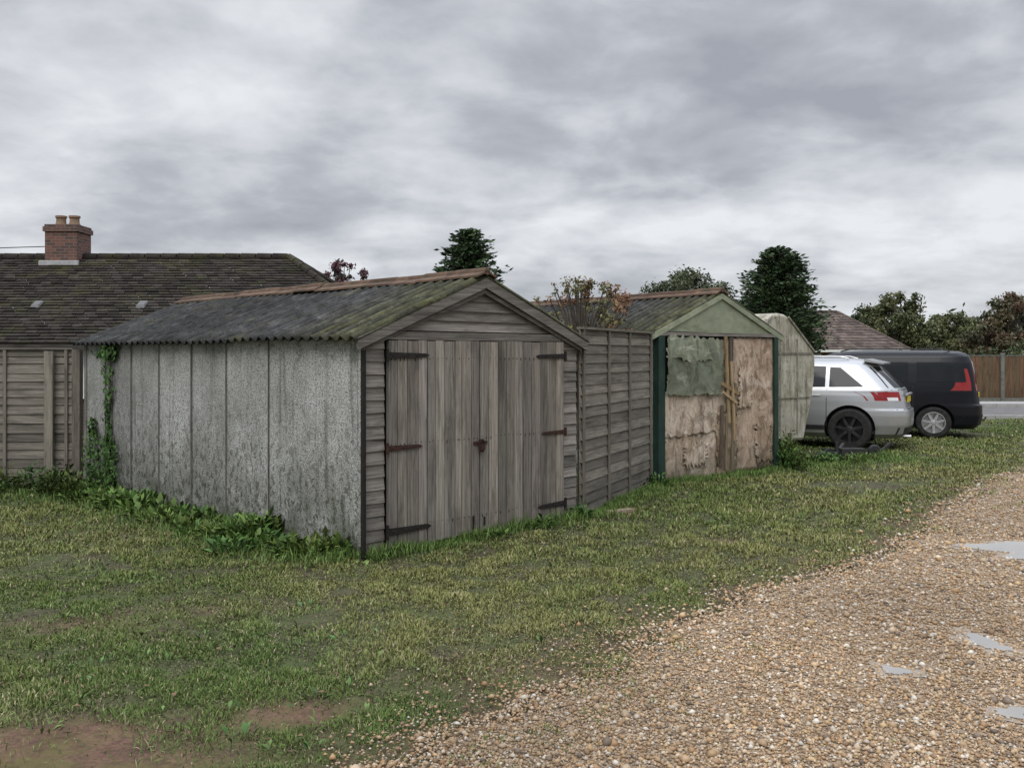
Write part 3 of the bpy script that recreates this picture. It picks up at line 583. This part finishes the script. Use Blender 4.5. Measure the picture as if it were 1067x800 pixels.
# ------------------------------------------------------------------ tiled roofs
def tiles(m,A_,B_,C_,D_,course,tw,mat=0,lift=.03):
    A_,B_,C_,D_=[Vector(p) for p in (A_,B_,C_,D_)]; H_=((D_+C_)/2-(A_+B_)/2).length; nc=max(1,int(H_/course)); nrm=(B_-A_).cross(D_-A_).normalized()
    if nrm.z<0: nrm=-nrm
    for i in range(nc):
        a0=A_.lerp(D_,i/nc);b0=B_.lerp(C_,i/nc);a1=A_.lerp(D_,(i+1)/nc);b1=B_.lerp(C_,(i+1)/nc)
        k=max(1,int((b0-a0).length/tw)); rc=random.uniform(.85,1.1)
        for j in range(k):
            p0=a0.lerp(b0,j/k);p1=a0.lerp(b0,(j+1)/k-.03/k);q1=a1.lerp(b1,(j+1)/k-.03/k);q0=a1.lerp(b1,j/k); l=lift*random.uniform(.7,1.4)
            m.add([p0+nrm*l,p1+nrm*l,q1+nrm*.004,q0+nrm*.004,p0-nrm*.01,p1-nrm*.01],[(0,1,2,3),(4,5,1,0)],mat,rc*random.uniform(.6,1.3))
K=empty('bungalow',(0,0,0))
RZb=4.17; EZb=1.93; yR=24; yE=19.9; xr=-5.7; xe=-2.3; xl=-24
m=MB(); tiles(m,(xl,yE,EZb),(xe,yE,EZb),(xr,yR,RZb),(xl+3.4,yR,RZb),.15,.26); tiles(m,(xe,yE,EZb),(xe,28.1,EZb),(xr,yR+.01,RZb),(xr,yR,RZb),.15,.26)
tiles(m,(xe,28.1,EZb),(xl,28.1,EZb),(xl+3.4,yR,RZb),(xr,yR,RZb),.3,.5); tiles(m,(xl,28.1,EZb),(xl,yE,EZb),(xl+3.4,yR,RZb),(xl+3.4,yR+.01,RZb),.3,.5)
m.build('roof_tiles',[M_tile],K)
m=MB()
def caps(m,p,q,r_,mat=0):
    p=Vector(p);q=Vector(q);k=int((q-p).length/.4)
    for i in range(k): m.tube([p.lerp(q,i/k),p.lerp(q,(i+.93)/k)],[r_*1.08,r_],8,mat,random.uniform(.7,1.2))
caps(m,(xl+3.4,yR,RZb),(xr,yR,RZb),.1); caps(m,(xe,yE,EZb+.02),(xr,yR,RZb+.02),.09); caps(m,(xe,28.1,EZb+.02),(xr,yR,RZb+.02),.09)
m.build('ridge_tiles',[M_tile],K)
m=MB(); m.box(xl+.4,xe-.4,yE+.45,27.7,-.1,EZb-.02); m.build('brick_walls',[M_brick],K)
m=MB(); m.box(xl,xe,yE-.03,yE-.0,EZb-.16,EZb-.02,0,.25); m.build('fascia_board',[M_lap],K)
m=MB()
for xw in (-20,-15,-10,-6):
    m.box(xw,xw+1.5,yE+.40,yE+.449,.8,1.75,1)
    for a_,b_,c_,d_ in ((xw-.06,xw+1.56,.74,.8),(xw-.06,xw+1.56,1.75,1.81)): m.box(a_,b_,yE+.36,yE+.448,c_,d_,0)
    for xx in (xw-.06,xw+.72,xw+1.5): m.box(xx,xx+.06,yE+.37,yE+.447,.801,1.749,0)
m.build('windows',[M_white,M_glass],K)
m=MB(); cx0,cx1=-11.72,-10.92; m.box(cx0,cx1,23.6,24.4,3.7,4.78); m.box(cx0-.04,cx1+.04,23.56,24.44,4.78,4.9); m.box(cx0-.01,cx1+.01,23.59,24.41,4.901,4.96)
m.build('chimney_stack',[M_brick],K)
m=MB()
for cx in (-11.5,-11.16): m.lathe([(.001,0),(.15,0),(.14,.05),(.12,.08),(.115,.2),(.14,.21),(.14,.26),(.10,.26),(.10,.1),(.001,.1)],(cx,24,4.96),'z',14,0,2.0)
m.build('chimney_pots',[M_ridge],K,smooth=True,angle=40)
m=MB(); m.hexa([(cx0-.12,23.52,3.90),(cx1+.06,23.52,3.90),(cx1+.06,23.6,3.93),(cx0-.12,23.6,3.93),(cx0-.12,23.52,4.03),(cx1+.06,23.52,4.03),(cx1+.06,23.6,4.05),(cx0-.12,23.6,4.05)],0,.8)
for xx,zz,yy_ in ((-10.95,2.75,21.35),(-8.55,2.75,21.35)): m.hexa([(xx,yy_,zz),(xx+.2,yy_,zz),(xx+.2,yy_+.25,zz+.15),(xx,yy_+.25,zz+.15),(xx+.02,yy_+.05,zz+.08),(xx+.18,yy_+.05,zz+.08),(xx+.18,yy_+.25,zz+.18),(xx+.02,yy_+.25,zz+.18)],0,.28)
m.build('flashing_and_vents',[M_lead],K)
m=MB(); m.tube([(-11.7,24,4.45)]+[(-11.7-t*12,24-t*2,4.45-.9*t*(1-t)+.1*t) for t in (.2,.4,.6,.8,1)],.012,6); m.build('aerial_cable',[M_iron])
K=empty('brown_roof_bungalow',(0,0,0)); Yh=56
def xp(px,Y_): return (px-533)/980*Y_
def zp(py,Y_): return 1.7+(369-py)/980*Y_
m=MB(); x0,x1=xp(745,Yh),xp(948,Yh); r0,r1=xp(790,Yh+3.5),xp(872,Yh+3.5); ze=zp(364,Yh); zr=zp(325,Yh+3.5)
tiles(m,(x0,Yh,ze),(x1,Yh,ze),(r1,Yh+3.5,zr),(r0,Yh+3.5,zr),.3,.35); tiles(m,(x1,Yh,ze),(x1,Yh+7,ze),(r1,Yh+3.51,zr),(r1,Yh+3.5,zr),.3,.35); tiles(m,(x0,Yh+7,ze),(x0,Yh,ze),(r0,Yh+3.5,zr),(r0,Yh+3.51,zr),.3,.5); tiles(m,(x1,Yh+7,ze),(x0,Yh+7,ze),(r0,Yh+3.5,zr),(r1,Yh+3.5,zr),.4,.6)
m.build('roof_tiles',[M_tile2],K); m=MB(); caps(m,(r0,Yh+3.5,zr),(r1,Yh+3.5,zr),.1); caps(m,(x1,Yh,ze),(r1,Yh+3.5,zr),.09); m.build('ridge_tiles',[M_tile2],K)
m=MB(); m.box(x0+.4,x1-.4,Yh+.4,Yh+6.6,-.1,ze-.02); m.build('brick_walls',[M_brick],K)
m=MB(); m.box(x0,x1,Yh-.03,Yh-.003,ze-.16,ze-.02); m.build('fascia_board',[M_white],K)
m=MB()
for xx in (x0+2,x0+5,x0+8): m.box(xx,xx+1.4,Yh+.33,Yh+.39,.8,1.7,0); m.box(xx+.05,xx+1.35,Yh+.31,Yh+.328,.86,1.64,1)
m.build('windows',[M_white,M_glass],K)
K=empty('white_cottage',(xp(1004,85),85,0)); m=MB(); m.box(-1.6,1.6,0,5,0,1.6); m.plate([(-1.6,1.6),(1.6,1.6),(0,2.15)],0,5); m.build('walls',[M_white],K)
m=MB(); m.hexa([(-1.8,-.2,1.55),(0,-.2,2.2),(0,5.2,2.2),(-1.8,5.2,1.55),(-1.8,-.2,1.63),(0,-.2,2.3),(0,5.2,2.3),(-1.8,5.2,1.63)]); m.hexa([(0.01,-.2,2.2),(1.8,-.2,1.55),(1.8,5.2,1.55),(0.01,5.2,2.2),(0.01,-.2,2.3),(1.8,-.2,1.63),(1.8,5.2,1.63),(0.01,5.2,2.3)]); m.build('roof',[M_tile2],K)
m=MB(); m.box(-.5,.5,-.04,-.005,.6,1.4); m.build('window',[M_glass],K)
K=empty('brown_garden_fence',(12,34,0)); m=MB(); x=0
while x<34:
    m.box(x,x+.118,random.uniform(-.01,0),.02,.1,1.62+random.uniform(-.01,.01),0,(random.uniform(.5,.8),.47,.34)); x+=.122
for k in range(18): m.box(k*1.9-.06,k*1.9+.06,-.09,-.02,0,1.75,1,.6)
m.box(0,34,-.03,-.012,0,.12,1,.6); m.box(0,34,-.02,.03,1.635,1.67,1,.5)
m.build('fence_boards',[M_fencev,M_concp],K)
m=MB(); m.add([(-1,24.9,.006),(140,24.9,.006),(140,30,.006),(-1,30,.006)],[(0,1,2,3)]); m.build('road',[M_road])
m=MB()
for k in range(150): m.box(-1+k*.915,-1+k*.915+.905,24.75,24.89,-.05,.09); m.box(-1+k*.915,-1+k*.915+.905,30.01,30.15,-.05,.12)
m.build('kerb',[M_kerb])
m=MB(); m.add([(-1,30.15,.1),(140,30.15,.1),(140,31.9,.1),(-1,31.9,.1)],[(0,1,2,3)]); m.build('pavement',[M_kerb])

# ------------------------------------------------------------------ caravan (angular, sheet-clad)
K=empty('old_caravan',(4.30,15.1,0),math.radians(37.4)); m=MB()
prof=[(.66,.28),(.76,.6),(.88,.95),(.95,1.25),(.975,1.48),(.97,1.66),(.93,1.76),(.72,1.93),(.48,2.12),(.24,2.31),(.16,2.345),(0,2.36)]
prof=prof+[(-a_,b_) for a_,b_ in prof[-2::-1]]
npf=len(prof); vs=[];fs=[]; st=[(0,.95),(.02,.98),(.06,1),(1.8,1),(1.94,.97),(2.0,.86)]
for yy_,s_ in st:
    for a_,b_ in prof: vs.append((a_*s_,yy_,1.4+(b_-1.4)*s_))
for i in range(len(st)-1):
    for k in range(npf):
        k2=(k+1)%npf; fs.append((i*npf+k,i*npf+k2,(i+1)*npf+k2,(i+1)*npf+k))
fs.append(tuple(range(npf))); fs.append(tuple(range(len(st)*npf-1,(len(st)-1)*npf-1,-1)))
m.add(vs,fs); m.build('shell',[M_cara],K,smooth=True,angle=25)
m=MB()
for sx in (-.5,.5): m.lathe([(.001,-.08),(.2,-.08),(.28,-.06),(.29,0),(.28,.06),(.2,.08),(.001,.08)],(sx,1.0,.29),'y',18)
m.box(-.55,.55,.3,.36,.25,.33); m.box(-.55,.55,1.6,1.66,.25,.33)
m.build('chassis_and_wheels',[M_plastic],K)
m=MB()
for k in (-.45,.0,.45): m.box(k-.012,k+.012,-.014,-.002,.4,1.95,0,.6)
m.box(-.8,.8,-.016,-.004,.98,1.0,0,.6); m.box(-.85,.85,-.016,-.004,1.7,1.73,0,.55)
for (xa,za,xb_,zb) in ((.95,1.74,.22,2.30),(-.95,1.74,-.22,2.30)): m.beam((xa*.96,-.012,za),(xb_*.96,-.012,zb),.035,.02,0,.6,up=(0,1,0))
m.build('panel_seams',[M_cara],K)

# ------------------------------------------------------------------ vehicles
class Shape:
    def __init__(s,tab,n): s.t=np.array(tab); s.n=n
    def at(s,z): t=s.t; return [float(np.interp(z,t[:,0],t[:,k])) for k in (1,2,3)]
    def side(s,x,z,off=0):
        a,b,w_=s.at(z); r_=min(1,abs((x-(a+b)/2)/((b-a)/2))); return (w_+off)*(1-r_**s.n)**(1/s.n)
    def rear(s,y,z,off=0):
        a,b,w_=s.at(z); r_=min(1,abs(y/w_)); return (a+b)/2-(b-a)/2*(1-r_**s.n)**(1/s.n)-off
    def front(s,y,z,off=0):
        a,b,w_=s.at(z); r_=min(1,abs(y/w_)); return (a+b)/2+(b-a)/2*(1-r_**s.n)**(1/s.n)+off
    def mesh(s,M=128):
        zs=sorted(set(list(s.t[:,0])+list(np.linspace(s.t[0,0],s.t[-1,0],34)))); vs=[];fs=[]
        for z_ in zs:
            a,b,w_=s.at(z_); c=(a+b)/2;h=(b-a)/2
            for k in range(M):
                t=2*math.pi*k/M; ct,st_=math.cos(t),math.sin(t)
                vs.append((c+h*math.copysign(abs(ct)**(2/s.n),ct),w_*math.copysign(abs(st_)**(2/s.n),st_),z_))
        for i in range(len(zs)-1):
            for k in range(M): k2=(k+1)%M; fs.append((i*M+k,i*M+k2,(i+1)*M+k2,(i+1)*M+k))
        fs.append(tuple(range(M-1,-1,-1))); fs.append(tuple(range((len(zs)-1)*M,len(zs)*M)))
        return vs,fs
def patch(m,S,kind,quad,mat,off=.006,n=10,flip=1):
    vs=[];fs=[]
    for j in range(n+1):
        for i in range(n+1):
            a=i/n;b=j/n
            p=(quad[0][0]*(1-a)+quad[1][0]*a)*(1-b)+(quad[3][0]*(1-a)+quad[2][0]*a)*b
            z_=(quad[0][1]*(1-a)+quad[1][1]*a)*(1-b)+(quad[3][1]*(1-a)+quad[2][1]*a)*b
            if kind=='side': vs.append((p,flip*(S.side(p,z_)+off),z_))
            elif kind=='rear': vs.append((S.rear(p,z_)-off,p,z_))
            else: vs.append((S.front(p,z_)+off,p,z_))
    for j in range(n):
        for i in range(n): k=j*(n+1)+i; fs.append((k,k+1,k+n+2,k+n+1))
    m.add(vs,fs,mat)
def wheel(m,x,y,R,sgn,spokes=7):
    w_=.11
    m.lathe([(R*.62,-w_),(R*.9,-w_),(R*.98,-w_*.8),(R,-w_*.4),(R,w_*.4),(R*.98,w_*.8),(R*.9,w_),(R*.68,w_),(R*.64,w_*.8)],(x,y,R),'y',36,0)
    fy=sgn*w_*.72
    m.lathe([(R*.69,sgn*w_*.95),(R*.64,sgn*w_*.97),(R*.62,sgn*w_*.6),(R*.6,-sgn*w_*.5),(.001,-sgn*w_*.5)],(x,y,R),'y',36,1)
    m.lathe([(.001,fy+sgn*.012),(R*.12,fy+sgn*.01),(R*.15,fy),(R*.15,-fy*.4)],(x,y,R),'y',18,1)
    for k in range(spokes):
        t=2*math.pi*k/spokes+.2; c,s_=math.cos(t),math.sin(t)
        p=[]
        for yy_ in (fy-sgn*.03,fy):
            for rr,ww in ((R*.1,.028),(R*.63,.02)):
                for e_ in (-1,1): p.append((x+rr*c-e_*ww*s_,y+yy_,R+rr*s_+e_*ww*c))
        m.hexa([p[0],p[1],p[3],p[2],p[4],p[5],p[7],p[6]],1)
def vehicle(name,loc,rz,S,paint,alloy,R,xw,yw,build_details,sc=1.0):
    K=empty(name,loc,rz); K.scale=(1,1,sc)
    vs,fs=S.mesh(); m=MB(); m.add(vs,fs); o=m.build('body_shell',[paint,M_plastic],K)
    cuts=[]
    for x_ in xw:
        for sg in (-1,1):
            lo,hi=(-.2,.3) if sg>0 else (-.3,.2)
            cm=MB(); cm.lathe([(R+.055,lo),(R+.055,hi)],(x_,sg*yw,R+.01),'y',40,1)
            n_=40; cm.f.append(tuple(range(n_-1,-1,-1))); cm.m.append(1); cm.f.append(tuple(range(n_,2*n_))); cm.m.append(1)
            co_=cm.build('cutter',[paint,M_plastic],K); cuts.append(co_)
            md=o.modifiers.new('b','BOOLEAN'); md.object=co_; md.operation='DIFFERENCE'; md.solver='EXACT'
    for ob in [o]+cuts:
        bm=bmesh.new(); bm.from_mesh(ob.data); bmesh.ops.remove_doubles(bm,verts=bm.verts,dist=1e-5); bmesh.ops.recalc_face_normals(bm,faces=bm.faces); bm.to_mesh(ob.data); bm.free()
    bpy.context.view_layer.update(); dg=bpy.context.evaluated_depsgraph_get()
    nm=bpy.data.meshes.new_from_object(o.evaluated_get(dg)); o.modifiers.clear(); o.data=nm
    for c in cuts: bpy.data.objects.remove(c)
    nm.polygons.foreach_set('use_smooth',[True]*len(nm.polygons)); nm.set_sharp_from_angle(angle=math.radians(28))
    m=MB()
    for x_ in xw:
        for sg in (-1,1): wheel(m,x_,sg*(yw),R,sg)
    m.build('wheels',[M_rubber,alloy],K,smooth=True,angle=35)
    m=MB(); build_details(m,S); m.build('glass_lights_trim',[M_glass,M_plastic,M_red,M_clear,M_plate,paint,M_alloy],K,smooth=True,angle=35)
    return K
suvT=[(.22,.14,4.55,.80),(.30,.04,4.66,.885),(.45,0,4.72,.912),(.62,-.01,4.73,.92),(.72,.0,4.73,.92),(.76,.05,4.71,.918),(.88,.07,4.64,.915),(.98,.09,4.5,.905),(1.04,.105,4.25,.89),(1.08,.12,3.85,.88),(1.12,.15,3.72,.862),(1.3,.33,3.38,.80),(1.45,.49,3.08,.745),(1.54,.59,2.88,.70),(1.60,.68,2.65,.65),(1.645,.85,2.3,.55),(1.665,1.15,2.0,.38)]
S1=Shape(suvT,5)
def suv_det(m,S):
    for f_ in (1,-1):
        patch(m,S,'side',[(.72,1.15),(1.30,1.14),(1.30,1.50),(1.12,1.49)],0,flip=f_); patch(m,S,'side',[(1.37,1.14),(2.27,1.12),(2.27,1.54),(1.37,1.51)],0,flip=f_)
        patch(m,S,'side',[(2.34,1.12),(3.38,1.12),(2.88,1.49),(2.34,1.54)],0,flip=f_)
        patch(m,S,'side',[(.70,1.115),(3.4,1.09),(3.4,1.105),(.70,1.135)],6,.009,flip=f_)
        for xx in (1.335,2.305,3.35): patch(m,S,'side',[(xx,.42),(xx+.012,.42),(xx+.012,1.09),(xx,1.09)],1,.002,4,f_)
        patch(m,S,'side',[(1.38,.36),(3.2,.36),(3.2,.44),(1.38,.44)],1,.012,6,f_)
        for xx in (1.45,2.42): patch(m,S,'side',[(xx,.98),(xx+.2,.98),(xx+.2,1.01),(xx,1.01)],6,.025,3,f_)
        a_,b_=(.60,.87) if f_>0 else (-.87,-.60)
        patch(m,S,'rear',[(a_,.90),(b_,.90),(b_,1.06),(a_,1.06)],2,.008,8)
        patch(m,S,'side',[(.34,.93),(.48,.95),(.44,1.06),(.33,1.07)],2,.006,6,f_)
        a_,b_=(.66,.78) if f_>0 else (-.78,-.66); patch(m,S,'rear',[(a_,.90),(b_,.90),(b_,.96),(a_,.96)],3,.013,4)
        patch(m,S,'front',[(.5*f_,.8),(.85*f_,.82),(.85*f_,.95),(.5*f_,.93)],3,.01,6)
        m.hexa([(3.15,f_*.88,1.08),(3.3,f_*.88,1.08),(3.28,f_*1.08,1.1),(3.16,f_*1.08,1.1),(3.15,f_*.88,1.22),(3.3,f_*.86,1.2),(3.28,f_*1.06,1.22),(3.16,f_*1.08,1.23)],5)
        m.tube([(1.0,f_*.56,1.65),(1.15,f_*.58,1.69),(2.5,f_*.58,1.69),(2.7,f_*.56,1.63)],.013,8,6)
    patch(m,S,'rear',[(-.72,1.13),(.72,1.13),(.60,1.50),(-.60,1.50)],0,.008,12)
    patch(m,S,'front',[(-.74,1.14),(.74,1.14),(.60,1.52),(-.60,1.52)],0,.008,12)
    patch(m,S,'rear',[(-.84,.29),(.84,.29),(.84,.42),(-.84,.42)],1,.008,12)
    patch(m,S,'rear',[(-.86,.735),(.86,.735),(.86,.75),(-.86,.75)],1,.004,12)
    patch(m,S,'rear',[(-.84,1.085),(.84,1.085),(.84,1.098),(-.84,1.098)],1,.004,12)
    m.box(.045,.06,-.26,.26,.86,.97,4); m.box(.03,.07,-.4,.4,.99,1.02,6)
    m.hexa([(.42,-.56,1.55),(.74,-.6,1.60),(.74,.6,1.60),(.42,.56,1.55),(.42,-.56,1.575),(.74,-.6,1.65),(.74,.6,1.65),(.42,.56,1.575)],5)
    m.beam((.42,-.25,1.17),(.48,.25,1.30),.02,.015,1)
    m.tube([(.1,.5,.26),(-.03,.5,.26)],.03,10,6)
hd=math.radians(152); hx,hy=math.cos(hd),math.sin(hd)
K=vehicle('silver_suv_car',(0,0,0),hd,S1,M_silver,M_alloyd,.375,(.95,3.67),.81,suv_det,.98)
K.location=(6.02-(.95*hx-.80*hy),16.75-(.95*hy+.80*hx),0)
vanT=[(.2,.12,4.6,.86),(.3,.02,4.7,.925),(.5,-.02,4.75,.945),(.7,-.02,4.75,.95),(.74,.03,4.73,.95),(.9,.05,4.62,.95),(1.0,.06,4.4,.948),(1.1,.08,4.05,.94),(1.18,.09,3.9,.93),(1.4,.12,3.58,.89),(1.6,.16,3.3,.85),(1.74,.21,3.05,.81),(1.81,.28,2.88,.75),(1.855,.42,2.6,.62),(1.875,.8,2.2,.42)]
S2=Shape(vanT,7)
def van_det(m,S):
    for f_ in (1,-1):
        patch(m,S,'side',[(.32,1.20),(1.24,1.20),(1.24,1.62),(.38,1.62)],0,.008,flip=f_); patch(m,S,'side',[(1.40,1.20),(2.34,1.20),(2.34,1.62),(1.40,1.62)],0,.008,flip=f_); patch(m,S,'side',[(2.48,1.18),(3.6,1.18),(3.1,1.62),(2.48,1.62)],0,.008,flip=f_)
        for xx in (1.31,2.41,3.3): patch(m,S,'side',[(xx,.4),(xx+.014,.4),(xx+.014,1.12),(xx,1.12)],1,.002,4,f_)
        patch(m,S,'side',[(1.32,.55),(3.2,.55),(3.2,.62),(1.32,.62)],1,.012,4,f_)
        patch(m,S,'side',[(.09,1.02),(.13,1.02),(.19,1.48),(.16,1.48)],2,.006,6,f_)
        a_,b_=(.84,.93) if f_>0 else (-.93,-.84); c_,d_=(.80,.865) if f_>0 else (-.865,-.80)
        patch(m,S,'rear',[(a_,1.02),(b_,1.02),(d_,1.48),(c_,1.48)],2,.008,8)
        patch(m,S,'front',[(.55*f_,.8),(.9*f_,.82),(.88*f_,.98),(.55*f_,.93)],3,.01,6)
        m.hexa([(3.3,f_*.92,1.12),(3.45,f_*.92,1.12),(3.43,f_*1.14,1.14),(3.31,f_*1.14,1.14),(3.3,f_*.92,1.3),(3.45,f_*.9,1.28),(3.43,f_*1.12,1.3),(3.31,f_*1.14,1.31)],5)
        m.tube([(.6,f_*.62,1.86),(.75,f_*.64,1.90),(2.5,f_*.64,1.90),(2.7,f_*.62,1.85)],.013,8,1)
    patch(m,S,'rear',[(-.72,1.16),(.72,1.16),(.68,1.64),(-.68,1.64)],0,.008,12); patch(m,S,'front',[(-.8,1.2),(.8,1.2),(.66,1.7),(-.66,1.7)],0,.008,12)
    m.box(.005,.03,-.26,.26,.86,.97,4); patch(m,S,'rear',[(-.9,.3),(.9,.3),(.9,.5),(-.9,.5)],1,.01,12)
    m.tube([(.1,0,.36),(-.12,0,.36),(-.15,0,.42)],.02,8,1)
hd=math.radians(161); hx,hy=math.cos(hd),math.sin(hd)
K=vehicle('black_van',(0,0,0),hd,S2,M_black,M_alloy,.335,(.93,4.0),.84,van_det,.95)
K.location=(8.55-(.93*hx-.83*hy),19.1-(.93*hy+.83*hx),0)

# ------------------------------------------------------------------ small things
m=MB()
for p,q,w_ in [((5.0,15.4,.05),(6.1,15.6,.10),.06),((5.25,15.3,.04),(5.6,15.9,.18),.05),((5.2,15.8,.1),(6.1,15.4,.06),.05),((5.35,15.5,.0),(5.35,15.5,.26),.045),((6.0,15.6,0),(6.35,15.75,.22),.04),((4.9,15.3,.0),(5.2,15.35,.16),.04)]: m.beam(p,q,w_,w_)
m.box(5.4,5.8,15.40,15.62,.03,.15); m.lathe([(.02,-.04),(.09,-.04),(.11,0),(.09,.04),(.02,.04)],(5.95,15.45,.11),'y',16)
m.build('trailer_hitch_frame',[M_plastic])
m=MB(); m.hexa([(1.02,9.9,.0),(1.3,10.0,.0),(1.26,10.12,.0),(.98,10.02,.0),(1.02,9.9,.04),(1.3,10.0,.055),(1.26,10.12,.05),(.98,10.02,.04)],0,(1.0,.8,.62)); m.build('broken_brick',[M_concp])
def ivy(name,pts,n,size,parent=None,col=(.055,.11,.028)):
    P=[]
    for (x_,y_,z0,z1,sx) in pts:
        k=n; z_=rng.uniform(z0,z1,k); P.append(np.stack([x_+rng.normal(0,.02,k),y_+rng.normal(0,sx,k)*(.6+.4*np.sin(z_*5)),z_],-1))
    P=np.concatenate(P); n=len(P); a=rng.normal(size=(n,3)); a[:,0]*=.4; a/=np.linalg.norm(a,axis=1)[:,None]; b=np.cross(a,np.array([1,0,0])+rng.normal(size=(n,3))*.3); b/=np.linalg.norm(b,axis=1)[:,None]
    s=size*rng.uniform(.5,1.3,n)[:,None]; V=np.stack([P-a*s,P-b*s*.8,P+a*s,P+b*s*.8],1)
    np_mesh(name,V.reshape(-1,3),np.arange(n*4).reshape(n,4),np.repeat(np.array(col)*rng.uniform(.5,1.6,(n,1)),4,0),M_leaf,parent)
I=empty('ivy_plant',(A[0],A[1],0),math.radians(45))
ivy('leaves',[(-.06,5.12,.0,1.85,.09),(-.07,5.1,.0,.7,.16),(-.06,5.6,.0,.9,.16),(-.06,5.15,1.65,1.85,.15)],380,.03,I)
m=MB(); m.tube([(-.035,5.1,0),(-.04,5.16,.6),(-.035,5.1,1.2),(-.03,5.14,1.85)],.014,6); m.build('stem',[M_bark],I)
print('objects',len(bpy.data.objects))
